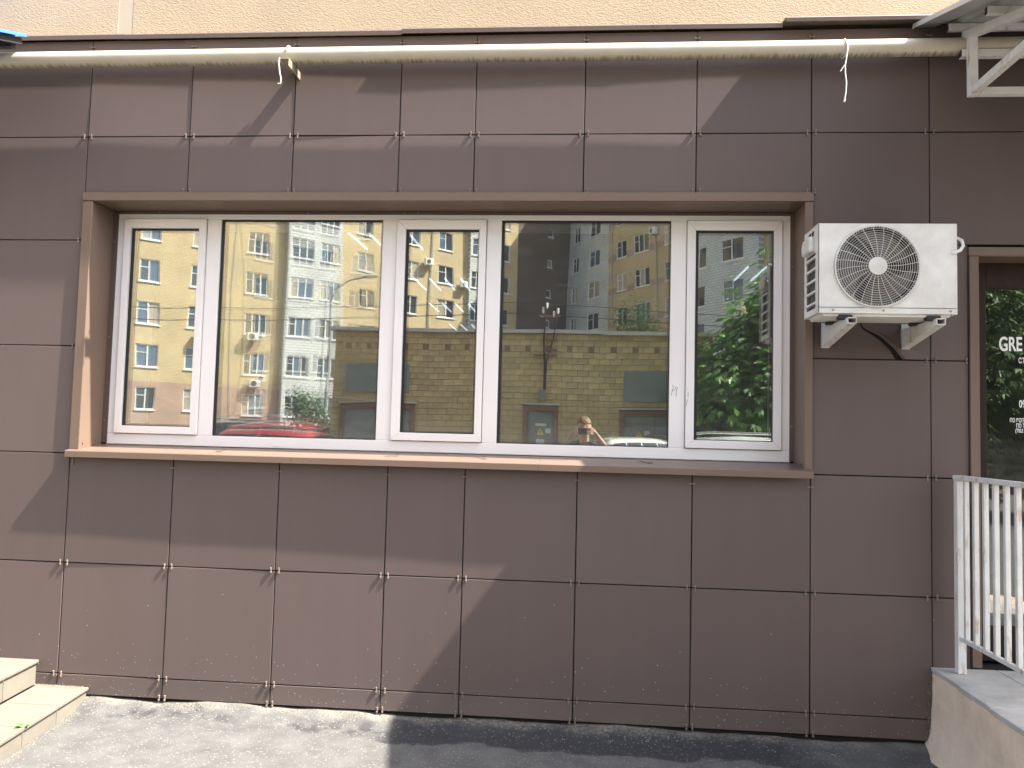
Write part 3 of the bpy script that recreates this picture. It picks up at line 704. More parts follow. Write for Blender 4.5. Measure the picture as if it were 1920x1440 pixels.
# grille
g = MB()
def dome(r): return AYF - .010 - .004 * (1 - (r / FR) ** 2)
rad = [.052 + .0108 * k for k in range(14)]
for r0 in rad + [FR - .001]:
    pts = [(FC[0] + r0 * math.cos(2 * math.pi * k / 56), dome(r0), FC[1] + r0 * math.sin(2 * math.pi * k / 56)) for k in range(57)]
    g.tube(pts, .0010 if r0 < FR - .01 else .0022, 5, caps=False)
for k in range(24):
    a = 2 * math.pi * k / 24
    pts = []
    for t in range(6):
        r0 = .04 + (FR - .041) * t / 5; aa = a + .12 * (t / 5) ** 1.3
        pts.append((FC[0] + r0 * math.cos(aa), dome(r0) - .002, FC[1] + r0 * math.sin(aa)))
    g.tube(pts, .0012, 5)
for k in range(96):
    a = 2 * math.pi * k / 96
    g.tube([(FC[0] + r0 * math.cos(a + .02), dome(r0), FC[1] + r0 * math.sin(a + .02)) for r0 in (FR - .012, FR - .001)], .0015, 4)
loc_ac(g.build("fan_grille", ACW, ac, smooth=True, fix=False))
b = MB(); b.disc((FC[0], AYF - .020, FC[1]), .0435, (0, 1, 0), 32, .009); loc_ac(b.build("grille_badge", ACW, ac, bevel=.003))
# left side: frame, fins, louvre slats, service cover
b = MB(); ys = (AYF, AYB)
b.box(AX0, AX0 + .006, AYF + .0, AYF + .045, AZ0, AZ1 - .0); b.box(AX0, AX0 + .006, AYB - .03, AYB, AZ0, AZ1); b.box(AX0, AX0 + .006, AYF + .045, AYB - .03, AZ1 - .13, AZ1); b.box(AX0, AX0 + .006, AYF + .045, AYB - .03, AZ0, AZ0 + .03)
loc_ac(b.build("side_panel", ACW, ac, bevel=.001))
b = MB(); b.box(AX0 + .02, AX0 + .029, AYF + .04, AYB - .02, AZ0 + .02, AZ1 - .1); loc_ac(b.build("cooling_fins", ACFIN, ac))
for k in range(5):
    z = AZ0 + .055 + k * .056
    q = MB(); q.box(AX0 - .003, AX0 + .010, AYF + .04, AYB - .025, z - .005, z + .006); loc_ac(q.build("louvre", ACW, ac, bevel=.002))
q = MB(); q.prism([(AYF + .06, AZ1 - .125), (AYB - .035, AZ1 - .125), (AYB - .03, AZ1 - .07), (AYB - .06, AZ1 - .045), (AYF + .07, AZ1 - .045), (AYF + .055, AZ1 - .07)], 'x', AX0 - .026, AX0 + .002); loc_ac(q.build("grip_cover", ACW, ac, bevel=.012, segs=3))
q = MB(); q.box(AX0 - .002, AX0 + .001, AYF + .07, AYF + .10, AZ1 - .042, AZ1 - .02); q.box(AX0 - .002, AX0 + .001, AYF + .12, AYF + .15, AZ1 - .042, AZ1 - .02); loc_ac(q.build("grip_slot", ACDARK, ac))
# base pan, feet, arms
q = MB(); q.prism([(AX0 + .02, AZ0 + .001), (AX1 - .02, AZ0 + .001), (AX1 - .03, AZ0 - .014), (AX0 + .03, AZ0 - .014)], 'y', AYF + .014, AYB - .01); loc_ac(q.build("base_pan", ACW, ac, bevel=.003))
q = MB(); q.box(AX0 + .003, AX1 - .003, AYF - .0015, AYF + .004, AZ0 + .026, AZ0 + .028); loc_ac(q.build("panel_seam", ACDARK, ac))
for x in (AX0 + .07, 1.42, AX1 - .03):
    q = MB(); q.disc((x, AYF - .003, AZ0 + .014), .005, (0, 1, 0), 8, .004); loc_ac(q.build("screw", GALV, ac))
for X, sk in ((1.262, -.022), (1.665, -.028)):
    for yy in (-.375, -.19):
        q = MB(); q.box(X - .045, X + .02, yy - .02, yy + .02, AZ0 - .028, AZ0 - .006); loc_ac(q.build("rubber_foot", RUBBER, ac, bevel=.004))
    q = MB()
    q.prism([(.0, 2.035), (.0, 2.127), (-.425, 2.127), (-.425, 2.105)], 'x', X - .0015 - .012, X + .0015 - .012)
    q.prism([(.0, 2.035), (.0, 2.127), (-.425, 2.127), (-.425, 2.105)], 'x', X - .0015 + .026, X + .0015 + .026)
    q.box(X - .0135, X + .0275, -.43, -.002, 2.1275, 2.131)
    q.bar((X + .007, -.002, 2.0335), (X + .007, -.427, 2.1035), .041, .003)
    q.box(X - .0135, X + .0275, -.012, -.006, 2.03, 2.16)
    loc_ac(q.build("bracket_arm", WPAINT, ac))
    q = MB(); q.disc((X + .007, -.36, 2.131), .008, (0, 0, 1), 6, .006); loc_ac(q.build("bolt", GALV, ac))
q = MB(); q.tube([(AX1 - .002, -.36, 2.522), (AX1 + .018, -.365, 2.526), (AX1 + .034, -.375, 2.512), (AX1 + .032, -.392, 2.482), (AX1 + .012, -.408, 2.458), (AX1 - .012, -.411, 2.447), (AX1 - .028, -.409, 2.444)], .0075, 10); loc_ac(q.build("drain_hose", mat("white_hose", (.78, .78, .78), rough=.3), ac, smooth=True))
q = MB(); q.box(1.70, 1.712, AYF - .0015, AYF + .001, 2.44, 2.443); 

# ------------------------------------------------------------------ porch with railing (right)
porch = empty("porch", (1.8, 0, 0), label="raised door porch with beige plastered side and grey tiled top", cat="porch")
def wl(o): o.location = -o.parent.location; return o
pv = []
NY = 24
for k in range(NY + 1):
    y = .018 - 1.9 * k / NY
    fl = .07 * math.exp(-((-y) / .10)) * 0 
    jit = lambda s: .006 * math.sin(k * 2.3 + s) + .004 * math.sin(k * 5.1 + s * 2)
    xt = 1.800 - .045 * k / NY + jit(0) * .4
    pv += [(xt - .055 + jit(1) - .02 * k / NY, y, -.05), (xt - .05 + jit(1), y, .0), (xt - .012 + jit(2), y, .10), (xt - .002 + jit(3) * .6, y, .25), (xt, y, .392), (xt + .008, y, .400), (3.3, y, .400)]
pf = [(k * 7 + j, k * 7 + j + 1, (k + 1) * 7 + j + 1, (k + 1) * 7 + j) for k in range(NY) for j in range(6)]
b = MB(); b.add(pv, pf); b.add(pv[-7:] + [(3.3, pv[-1][1], -.05)], [(0, 1, 2, 3, 4, 5, 6, 7)]); wl(b.build("plinth", PLASTER, porch, smooth=True))
for i in range(5):
    for j in range(6):
        x0 = 1.796 + .012 + i * .305; y1 = .0 - j * .305
        if x0 + .3 > 3.3: continue
        q = MB(); q.box(x0 - (.014 if i == 0 else 0) - (.0075 * j if i == 0 else 0), x0 + .30, y1 - .302, y1, .399, .4205 + random.uniform(-.001, .001)); wl(q.build("tile", PORCHTILE, porch, bevel=.002, segs=1))
# crumbly joint along the wall
q = MB(); rg = random.Random(3)
for k in range(60):
    z = rg.uniform(.0, .41); x = 1.789 + rg.gauss(0, .004) - .03 * (1 - z / .43); s = rg.uniform(.0008, .0024)
    q.box(x - s, x + s, -.012 - s, -.004 + s, z - s * 1.5, z + s * 1.5, M=Matrix.Rotation(rg.uniform(-.4, .4), 4, 'Y') if False else None)
o = wl(q.build("mortar_crumb", GROUT, porch)); o["kind"] = "stuff"
rail = empty("porch_railing", (1.89, -.09, .42), label="white rust-streaked welded railing on the raised porch", cat="railing")
q = MB(); q.box(1.875, 1.915, -.115, -.075, .4215, 1.368); wl(q.build("post", WPAINT, rail, bevel=.003))
q = MB(); q.box(1.872, 1.918, -1.9, -.072, 1.369, 1.392); wl(q.build("top_rail", WPAINT, rail, bevel=.003))
q = MB(); q.box(1.885, 1.905, -1.9, -.116, .582, .602); wl(q.build("bottom_rail", WPAINT, rail, bevel=.002))
q = MB(); q.box(1.884, 1.906, -.011, .011, .6025, 1.3685); bal0 = q.build("baluster", WPAINT, rail, bevel=.002, segs=1)
for k in range(18):
    o = bal0 if k == 0 else bal0.copy()
    if k: col.objects.link(o); o.parent = rail
    o.location = (-1.89, .09 - .165 - k * .094, -.42); 
# ------------------------------------------------------------------ steps (left)
st = empty("entrance_steps", (-2.66, 0, 0), label="pale tiled entrance steps at the lower left corner of the brown wall", cat="steps")
def skew(poly, z0, z1): return [(p[0], p[1]) for p in poly]
def slab(name, poly, z0, z1, m, bev=.004):
    q = MB(); q.prism(poly, 'z', z0, z1); return wl(q.build(name, m, st, bevel=bev))
def ex(x, y): return x - y * .105          # steps are set slightly skew to the wall
slab("step_core", [(ex(-2.69, .015), .015), (-6, .015), (-6, -1.5), (ex(-2.69, -1.5), -1.5)], -.05, .078, GROUT)
slab("step_core", [(ex(-2.99, .012), .012), (-6, .012), (-6, -1.5), (ex(-2.99, -1.5), -1.5)], .078, .212, GROUT)
for k in range(5):
    ya, yb = -.0 - k * .30 - .002, -(k + 1) * .30 + .002
    slab("tile", [(ex(-2.655, ya), ya), (ex(-2.955, ya), ya), (ex(-2.955, yb), yb), (ex(-2.655, yb), yb)], .079, .095, STEPTILE, .003)
    slab("tile", [(ex(-2.668, ya), ya), (ex(-2.688, ya), ya), (ex(-2.688, yb), yb), (ex(-2.668, yb), yb)], -.01, .0765, STEPTILE, .002)
    slab("tile", [(ex(-2.952, ya), ya), (ex(-3.252, ya), ya), (ex(-3.252, yb), yb), (ex(-2.952, yb), yb)], .2135, .230, STEPTILE, .003)
    slab("tile", [(ex(-2.966, ya), ya), (ex(-2.984, ya), ya), (ex(-2.984, yb), yb), (ex(-2.966, yb), yb)], .096, .2115, STEPTILE, .002)
    slab("tile", [(ex(-3.256, ya), ya), (-4.2, ya), (-4.2, yb), (ex(-3.256, yb), yb)], .2135, .2295, STEPTILE, .003)
# weed sprouting in the tread joint
wd = empty("weed", (-2.60, -.60, .09), label="tiny green weed sprouting at the edge of the bottom step", cat="weed")
LEAFG = mat("weed_leaf", (.09, .22, .04), rough=.5)
for k, (dx, dy, L_) in enumerate(((-.05, .02, .055), (-.02, -.02, .045), (.02, .01, .03))):
    q = MB(); d = Vector((dx, dy, .012)).normalized(); s = d.cross(Vector((0, 0, 1))).normalized()
    P = [Vector((0, 0, 0)), d * L_ * .5 + s * .011 + Vector((0, 0, .008)), d * L_, d * L_ * .5 - s * .011 + Vector((0, 0, .008))]
    q.add(P, [(0, 1, 2, 3)]); q.build("leaf", LEAFG, wd, fix=False)
# loose grit and litter against the wall
rg = random.Random(11); q = MB()
def pebble(q, x, y, z, s, mi=0):
    vs = []
    for (a, c, e) in ((1, 0, 0), (-1, 0, 0), (0, 1, 0), (0, -1, 0), (0, 0, 1), (0, 0, -1)):
        vs.append((x + a * s * rg.uniform(.6, 1.3), y + c * s * rg.uniform(.6, 1.3), z + e * s * rg.uniform(.4, .9)))
    q.add(vs, [(0, 2, 4), (2, 1, 4), (1, 3, 4), (3, 0, 4), (2, 0, 5), (1, 2, 5), (3, 1, 5), (0, 3, 5)], mi)
for k in range(2600):
    x = rg.uniform(-2.68, 1.78); y = .09 - abs(rg.gauss(0, .075)); s = rg.choice((.0015, .002, .002, .003, .0045)); pebble(q, x, y, s * .5, s, rg.choice((0, 0, 1)))
for k in range(700):
    x = rg.uniform(-2.7, 1.8); y = rg.uniform(-1.4, 0.05); s = rg.choice((.0015, .002, .003)); pebble(q, x, y, s * .5, s, rg.choice((0, 1, 1)))
for k in range(500):  # grit on the step joints
    t = rg.uniform(-.9, 0); x = ex(-2.655, t) + abs(rg.gauss(0, .02)); s = rg.choice((.0015, .002, .003)); pebble(q, x, t, s * .5, s)
for k in range(300):
    x = rg.uniform(-2.97, -2.68); s = rg.choice((.0015, .002, .003)); pebble(q, x, -abs(rg.gauss(0, .02)), .096 + s * .5, s)
gs = q.build("loose_grit", [DUST, mat("pale_stone", (.28, .27, .25), rough=.9)], fix=False); tag(gs, "sandy grit and pebbles swept against the foot of the brown wall", "grit", kind="stuff")
LITTER = mat("dry_straw", (.42, .36, .24), rough=.8)
q = MB()
for k in range(150):
    x = rg.choice((rg.uniform(-2.6, 1.7), rg.uniform(1.2, 1.75))); y = .05 - abs(rg.gauss(0, .05)); a = rg.uniform(0, 3.14); L_ = rg.uniform(.008, .028); z = .003 + rg.random() * .004
    q.bar((x, y, z), (x + L_ * math.cos(a), y + L_ * math.sin(a) * .5, z + rg.uniform(0, .006)), rg.uniform(.001, .004), .0012)
tag(q.build("dry_litter", LITTER, fix=False), "dry straw and leaf litter along the foot of the wall", "litter", kind="stuff")

# ------------------------------------------------------------------ ceiling lights in the room
def tube_light(x, y, label):
    t = empty("ceiling_light", (x, y, 2.95), label=label, cat="lamp", group="ceiling lights in the room behind the window")
    q = MB(); q.box(-.3, .3, -.3, .3, -.045, -.004); q.build("housing", ROOM, t)
    for k in range(4):
        q = MB(); q.tube([(-.21 + .14 * k, -.28, -.06), (-.21 + .14 * k, .28, -.06)], .008, 8); q.build("tube", LAMP, t)
for (x, y, l) in ((-1.40, 1.25, "four-tube ceiling light nearest the glass, glimpsed in the second window pane"), (-1.28, 2.95, "four-tube ceiling light glimpsed high in the narrow middle sash"),
                  (-1.40, 4.35, "four-tube ceiling light glimpsed halfway up the narrow middle sash"), (-1.45, 6.0, "farthest four-tube ceiling light, low in the narrow middle sash"), (1.50, 2.35, "four-tube ceiling light glimpsed in the rightmost sash above the tree")):
    tube_light(x, y, l)

# ================================================================== ACROSS THE YARD (seen in the glass)
def m_brick(name, c1, c2, mortar, bw=.26, rh=.088, ms=.011, rough=.85):
    m = mat(name, c1, rough=rough); N, L, b = nodes(m); tc = N.new("ShaderNodeTexCoord"); sp = N.new("ShaderNodeSeparateXYZ"); cb_ = N.new("ShaderNodeCombineXYZ")
    L.new(tc.outputs["Object"], sp.inputs[0]); L.new(sp.outputs[0], cb_.inputs[0]); L.new(sp.outputs[2], cb_.inputs[1])
    br = N.new("ShaderNodeTexBrick"); L.new(cb_.outputs[0], br.inputs[0]); br.inputs["Scale"].default_value = 1
    br.inputs["Color1"].default_value = (*c1, 1); br.inputs["Color2"].default_value = (*c2, 1); br.inputs["Mortar"].default_value = (*mortar, 1)
    br.inputs["Mortar Size"].default_value = ms; br.inputs["Brick Width"].default_value = bw; br.inputs["Row Height"].default_value = rh
    n = N.new("ShaderNodeTexNoise"); n.inputs["Scale"].default_value = .5; n.inputs["Detail"].default_value = 5; L.new(tc.outputs["Object"], n.inputs[0])
    mr = N.new("ShaderNodeMapRange"); mr.inputs[1].default_value = .3; mr.inputs[2].default_value = .7; mr.inputs[3].default_value = .86; mr.inputs[4].default_value = 1.1; L.new(n.outputs[0], mr.inputs[0])
    hs = N.new("ShaderNodeHueSaturation"); L.new(mr.outputs[0], hs.inputs["Value"]); L.new(br.outputs[0], hs.inputs["Color"]); L.new(hs.outputs[0], b.inputs["Base Color"]); return m
YB = m_brick("yellow_brick", (.63, .48, .265), (.70, .55, .32), (.34, .27, .16), rh=.10, ms=.016)
PB_ = m_brick("pink_brick", (.40, .25, .18), (.48, .31, .22), (.38, .30, .24))
WB = m_brick("white_brick", (.62, .62, .58), (.68, .68, .63), (.36, .37, .37), bw=.52, rh=.2, ms=.022)
BB = m_brick("brown_brick", (.135, .10, .09), (.16, .115, .10), (.12, .10, .09))
WFR = mat("far_window_white", (.78, .78, .76), rough=.4)
BFR = mat("far_window_blue", (.03, .045, .14), rough=.4)
def m_far(name, c):
    m = mat(name, c, rough=.06, spec=.9, rand=.5); return m
FGL = m_far("far_glass_dark", (.05, .06, .07)); FGC = mat("far_glass_curtain", (.30, .30, .28), rough=.1, spec=.8, rand=.3); FGB = mat("far_glass_beige", (.42, .36, .27), rough=.15, spec=.7, rand=.3); FGS = mat("far_glass_sky", (.10, .14, .20), rough=.08, spec=.9)
ZNP = mat("grey_downpipe", (.42, .43, .42), rough=.5)
apt = empty("apartment_building", (-6, -72, 0), label="tall yellow and white brick apartment block mirrored in the window", cat="building")
HB = 30.0
def floor_z(k): return 3.25 + 2.95 * k
def wallseg(P0, d, ua, ub, z0, z1, openings, m, proud=0., name="wall"):
    """vertical wall in its own frame: x along the wall, y outward"""
    ang = math.atan2(d[1], d[0]); d = Vector((d[0], d[1], 0)).normalized(); n_ = Vector((-d.y, d.x, 0))
    us = sorted(set([ua, ub] + [v for o in openings for v in (o[0], o[1])])); zs = sorted(set([z0, z1] + [v for o in openings for v in (o[2], o[3])]))
    b = MB()
    for i in range(len(us) - 1):
        for j in range(len(zs) - 1):
            um, zm = (us[i] + us[i + 1]) / 2, (zs[j] + zs[j + 1]) / 2
            if any(o[0] < um < o[1] and o[2] < zm < o[3] for o in openings): continue
            b.add([(us[i], 0, zs[j]), (us[i + 1], 0, zs[j]), (us[i + 1], 0, zs[j + 1]), (us[i], 0, zs[j + 1])], [(3, 2, 1, 0)])
    for (a, c, e, f) in openings:
        D_ = -.14
        b.add([(a, 0, e), (c, 0, e), (c, 0, f), (a, 0, f), (a, D_, e), (c, D_, e), (c, D_, f), (a, D_, f)], [(0, 1, 5, 4), (1, 2, 6, 5), (2, 3, 7, 6), (3, 0, 4, 7)])
    if proud:
        for uu in (ua, ub): b.add([(uu, 0, z0), (uu, -proud, z0), (uu, -proud, z1), (uu, 0, z1)], [(0, 1, 2, 3)])
    o = b.build(name, m, apt, fix=False); p = Vector((P0[0], P0[1], 0)) + n_ * proud
    o.location = p - apt.location; o.rotation_euler = (0, 0, ang); return o
wcache = {}
def far_window(wall, u, z, w_, h_, lites, blue=False, sash=True):
    key = (w_, h_, lites, blue)
    if key not in wcache:
        f = MB(); t = .07
        f.box(-w_ / 2, w_ / 2, -.12, -.05, -h_ / 2, -h_ / 2 + t); f.box(-w_ / 2, w_ / 2, -.12, -.05, h_ / 2 - t, h_ / 2)
        f.box(-w_ / 2, -w_ / 2 + t, -.12, -.05, -h_ / 2 + t, h_ / 2 - t); f.box(w_ / 2 - t, w_ / 2, -.12, -.05, -h_ / 2 + t, h_ / 2 - t)
        for k in range(1, lites):
            x = -w_ / 2 + w_ * k / lites; f.box(x - t * .6, x + t * .6, -.12, -.05, -h_ / 2 + t, h_ / 2 - t)
        if lites > 1: f.box(-w_ / 2 + t, -w_ / 2 + w_ / lites - t * .6, -.11, -.06, h_ * .12, h_ * .12 + .05)
        f.box(-w_ / 2 - .06, w_ / 2 + .06, .002, .06, -h_ / 2 - .09, -h_ / 2 - .02)
        me = f.build("window", BFR if blue else WFR, None); p = MB(); lw = w_ / lites; p.box(-lw / 2 + t * .6, lw / 2 - t * .6, -.10, -.085, -h_ / 2 + t, h_ / 2 - t)
        po = p.build("pane", FGL, None); wcache[key] = (me.data, po.data); bpy.data.objects.remove(me); bpy.data.objects.remove(po)
    a, c = wcache[key]
    o = bpy.data.objects.new("window", a); col.objects.link(o); o.parent = apt
    o.rotation_euler = wall.rotation_euler; o.location = wall.location + Matrix.Rotation(wall.rotation_euler.z, 3, 'Z') @ Vector((u, 0, z))
    base = random.random()
    for k in range(lites):
        p = bpy.data.objects.new("pane", c); col.objects.link(p); p.parent = o; p.location = (-w_ / 2 + w_ * (k + .5) / lites, 0, 0)
        rv = base * .6 + random.random() * .4
        if rv < .5:
            p.material_slots[0].link = 'OBJECT'; p.material_slots[0].material = FGC if rv < .22 else (FGB if rv < .34 else FGS)
    return o
def run(P0, P1, sections, floors=range(0, 9)):
    d = (P1[0] - P0[0], P1[1] - P0[1])
    for (ua, ub, m, proud, wins, low) in sections:
        ops = []; todo = []
        for k in floors:
            for (u, w_, h_, li) in wins:
                zc = floor_z(k); ops.append((u - w_ / 2, u + w_ / 2, zc - h_ / 2, zc + h_ / 2)); todo.append((u, zc, w_, h_, li, k))
        if low:
            lo = [o for o in ops if o[3] < 4.42]; hi = [o for o in ops if o[3] >= 4.42]
            wall = wallseg(P0, d, ua, ub, 4.42, HB, hi, m, proud); wallseg(P0, d, ua, ub, 0, 4.42, lo, PB_, proud)
        else: wall = wallseg(P0, d, ua, ub, 0, HB, ops, m, proud)
        for (u, zc, w_, h_, li, k) in todo:
            if k > 6: continue
            far_window(wall, u, zc, w_, h_, li, blue=(m is WB and d[1] > 0 and k in (2,)))
    return d
LP0, LP1 = (-40.0, -39.28), (-6.0, -69.28)
RP0, RP1 = (-1.4, -75.28), (18.6, -41.0)
run(LP0, LP1, [(0, 23.1, YB, 0, [(3, 1.7, 1.55, 3), (7.6, 1.7, 1.55, 3), (13.6, 1.4, 1.55, 2), (17.1, 1.7, 1.55, 3), (21.2, 1.5, 1.55, 3)], True),
              (23.1, 27.6, WB, .5, [(24.25, 1.8, 1.5, 3), (26.5, 1.6, 1.5, 3)], False),
              (27.6, 39.8, YB, 0, [(29.8, 1.4, 1.5, 2), (34.1, 1.4, 1.55, 2), (37.5, 1.5, 1.55, 2)], True),
              (39.8, 41.4, WB, .35, [(40.6, 1.2, 1.5, 2)], False),
              (41.4, 45.34, YB, 0, [(43.8, 1.3, 1.5, 2)], True)])
run(LP1, RP0, [(0, 7.56, BB, 0, [(4.6, .75, .75, 1)], False)])
run(RP0, RP1, [(0, 7.4, WB, 0, [(1.4, 1.1, 1.5, 2), (4.9, 1.9, 1.55, 2)], False),
              (7.4, 18.9, YB, 0, [(9.6, 1.6, 1.5, 2), (12.7, 2.2, 1.55, 3), (16.9, 1.9, 1.55, 2)], True),
              (18.9, 27.3, WB, .5, [(21.0, 1.9, 1.6, 2), (24.9, 2.1, 1.6, 2)], False),
              (27.3, 39.6, YB, 0, [(29.2, 1.9, 1.5, 2), (33, 2, 1.5, 2)], True)])
# roof slab closes the block so that it casts a whole shadow
b = MB(); b.add([(-40, -39.28, HB), (-6, -69.28, HB), (-1.4, -75.28, HB), (18.6, -41, HB), (30, -47, HB), (4, -92, HB), (-12, -86, HB), (-50, -52, HB)], [(0, 1, 2, 6, 7), (2, 3, 4, 5), (2, 5, 6)])
b.add([(18.6, -41, 0), (30, -47, 0), (30, -47, HB), (18.6, -41, HB)], [(0, 1, 2, 3)]); b.add([(-40, -39.28, 0), (-50, -52, 0), (-50, -52, HB), (-40, -39.28, HB)], [(0, 1, 2, 3)])
o = b.build("roof", BB, apt, fix=False); o.location = -apt.location
# brown brick string courses on the right wing
dR = Vector((RP1[0] - RP0[0], RP1[1] - RP0[1], 0)).normalized(); nR = Vector((-dR.y, dR.x, 0))
for k in range(1, 7):
    q = MB(); z = floor_z(k) - .62; p0 = Vector((RP0[0], RP0[1], 0))
    q = MB()
    for (ua, ub) in ((7.45, 8.75), (10.45, 11.55), (13.85, 15.9), (17.9, 18.85)):
        q.box(ua, ub, .0, .02, z - .28, z + .28)
    o = q.build("string_course", PB_, apt); o.rotation_euler = (0, 0, math.atan2(dR.y, dR.x)); o.location = p0 - apt.location
# balcony slab lines of the white bays
dL = Vector((LP1[0] - LP0[0], LP1[1] - LP0[1], 0)).normalized(); nL = Vector((-dL.y, dL.x, 0)); angL = math.atan2(dL.y, dL.x); angR = math.atan2(dR.y, dR.x)
for (P0_, d_, n_, u_list) in ((LP0, dL, nL, (11.0, 19.6, 32.2, 36.0)), (RP0, dR, nR, (8.1, 14.9, 28.0))):
    for u__ in u_list:
        q = MB(); p_ = Vector((P0_[0], P0_[1], 0)) + d_ * u__ + n_ * .09
        q.tube([(p_.x, p_.y, .2), (p_.x, p_.y, HB)], .05 if u__ != 19.6 else .025, 8); o = q.build("downpipe", ZNP, apt, smooth=True); o.location = -apt.location
# small air conditioners on the block
far0 = None
def far_ac(P0, d, ang, u, z, label):
    global far0
    n_ = Vector((-d.y, d.x, 0)); p = Vector((P0[0], P0[1], 0)) + d * u + n_ * .02
    if far0 is None:
        far0 = empty("wall_air_conditioner", (0, 0, 0), label=label, cat="air conditioner", group="small air conditioners on the apartment block")
        q = MB(); q.box(-.4, .4, .12, .44, 0, .55); q.build("casing", WFR, far0, bevel=.03)
        q = MB(); q.disc((-.1, .441, .28), .2, (0, 1, 0), 20, .01); q.build("fan_grille", ACBLADE, far0)
        for x in (-.25, .25):
            q = MB(); q.box(x - .02, x + .02, 0, .4, -.06, -.005); q.build("bracket_arm", WFR, far0)
        o = far0
    else: o = copy_tree(far0)
    o.location = (p.x, p.y, z); o.rotation_euler = (0, 0, ang); o["label"] = label
far_ac(LP0, dL, angL, 17.2, 7.55, "small white air conditioner below a third-floor window in the leftmost pane's reflection")
far_ac(LP0, dL, angL, 20.9, 7.9, "small white air conditioner left of the white bays, upper of two in the reflection")
far_ac(LP0, dL, angL, 21.2, 4.5, "small white air conditioner left of the white bays, lower of two in the reflection")
far_ac(LP0, dL, angL, 35.6, 15.6, "small white air conditioner between two window columns, left one in the narrow middle sash")
far_ac(LP0, dL, angL, 39.2, 14.2, "small white air conditioner beside the white strip in the narrow middle sash")
far_ac(LP0, dL, angL, 42.4, 16.6, "small white air conditioner near the dark corner of the mirrored block")
far_ac(RP0, dR, angR, 14.9, 18.3, "small air conditioner high on the shaded right wing of the mirrored block")
far_ac(RP0, dR, angR, 21.4, 7.6, "small air conditioner under a dark-framed window of the mirrored white bay")

# ------------------------------------------------------------------ yellow transformer substation
SX0, SX1, SY, SZ = -6.3, 3.22, -15.28, 4.05
sub = empty("brick_substation", (0, SY, 0), label="low yellow block transformer house with grey doors mirrored behind the photographer", cat="building")
SBM = mat("yellow_silicate_block", (.47, .395, .20), rough=.9, rand=.16, var=.1, vscale=6)
SBA = mat("brown_accent_block", (.24, .165, .10), rough=.9, rand=.1)
SMO = mat("block_mortar", (.19, .15, .07), rough=.95)
GD = mat("grey_steel_door", (.18, .225, .22), rough=.5, var=.08, vscale=3); RFR = mat("brown_door_frame", (.20, .115, .085), rough=.7, var=.15, vscale=5)
ZN = mat("zinc_flashing", (.50, .54, .54), rough=.4, metal=.4)
def ws_(o): o.location = -sub.location; return o
b = MB(); b.box(SX0 + .006, SX1 - .006, SY - 4.5, SY - .006, -.1, SZ - .03); ws_(b.build("wall", SMO, sub))
doors = [(-5.95, -4.25, 2.06), (-1.27, -.64, 2.10), (1.10, 2.55, 2.04)]
panels = [(-5.98, -4.28, 2.46, 3.19), (1.05, 2.50, 2.38, 3.12)]
BW, BH = .26, .148
def blocked(x0, x1, z0, z1):
    for (a, c, t) in doors:
        if x1 > a - .17 and x0 < c + .17 and z0 < t + .17: return True
    return False
bm_ = {}
def blk(w_):
    if w_ not in bm_:
        q = MB(); q.box(-w_ / 2, w_ / 2, -.03, .004, -(BH - .012) / 2, (BH - .012) / 2); o = q.build("brick", SBM, None); bm_[w_] = o.data; bpy.data.objects.remove(o)
    return bm_[w_]
cand = []; rest = MB(); j = 0; z = 0
nrow = int(SZ / BH)
for j in range(nrow):
    z0 = SZ - .03 - (j + 1) * BH; zc = z0 + BH / 2; off = BW / 2 if j % 2 else 0
    x = SX0 - off
    acc = (j == 2)
    edges = []
    while x < SX1 - .01:
        a, c = max(x, SX0), min(x + BW, SX1)
        edges.append((a, c)); x += BW
    k = 0
    for (a, c) in edges:
        k += 1
        if c - a < .05 or z0 < 0: continue
        for (da, dc, dt) in doors:
            if z0 + .02 < dt + .15:
                if a < da - .11 < c: c = min(c, da - .105)
                elif a < dc + .11 < c: a = max(a, dc + .105)
                elif a >= da - .11 and c <= dc + .11: c = a
        if c - a < .03: continue
        pieces = [(a, c, False)]
        if acc and k % 2 == 0 and c - a > .2: pieces = [(a, (a + c) / 2, True), ((a + c) / 2, c, False)]
        for (p, q_, dark) in pieces: cand.append((p, q_, zc, dark, j))
def shows(p):
    xm = (p[0] + p[1]) / 2
    px = 1086 + xm / 20 * 1513
    return (740 < px < 905 or 925 < px < 1265) and p[4] < 19
n_obj = 0
for p in sorted(cand, key=lambda p: (not shows(p), p[4])):
    wd = round(p[1] - p[0] - .010, 3)
    if n_obj < 298 and shows(p):
        o = bpy.data.objects.new("brick", blk(wd)); col.objects.link(o); o.parent = sub; o.location = ((p[0] + p[1]) / 2, random.uniform(-.004, .003), p[2])
        if p[3]: o.material_slots[0].link = 'OBJECT'; o.material_slots[0].material = SBA
        n_obj += 1
    else:
        dy = random.uniform(-.004, .003); rest.box(p[0] + .005, p[1] - .005, -.03 + dy, .004 + dy, p[2] - (BH - .012) / 2, p[2] + (BH - .012) / 2, 1 if p[3] else 0)
SBM2 = mat("yellow_silicate_block_rest", (.47, .395, .20), rough=.9, var=.2, vscale=2.2)
o = rest.build("brickwork", [SBM2, SBA], sub, fix=False); o["kind"] = "stuff"
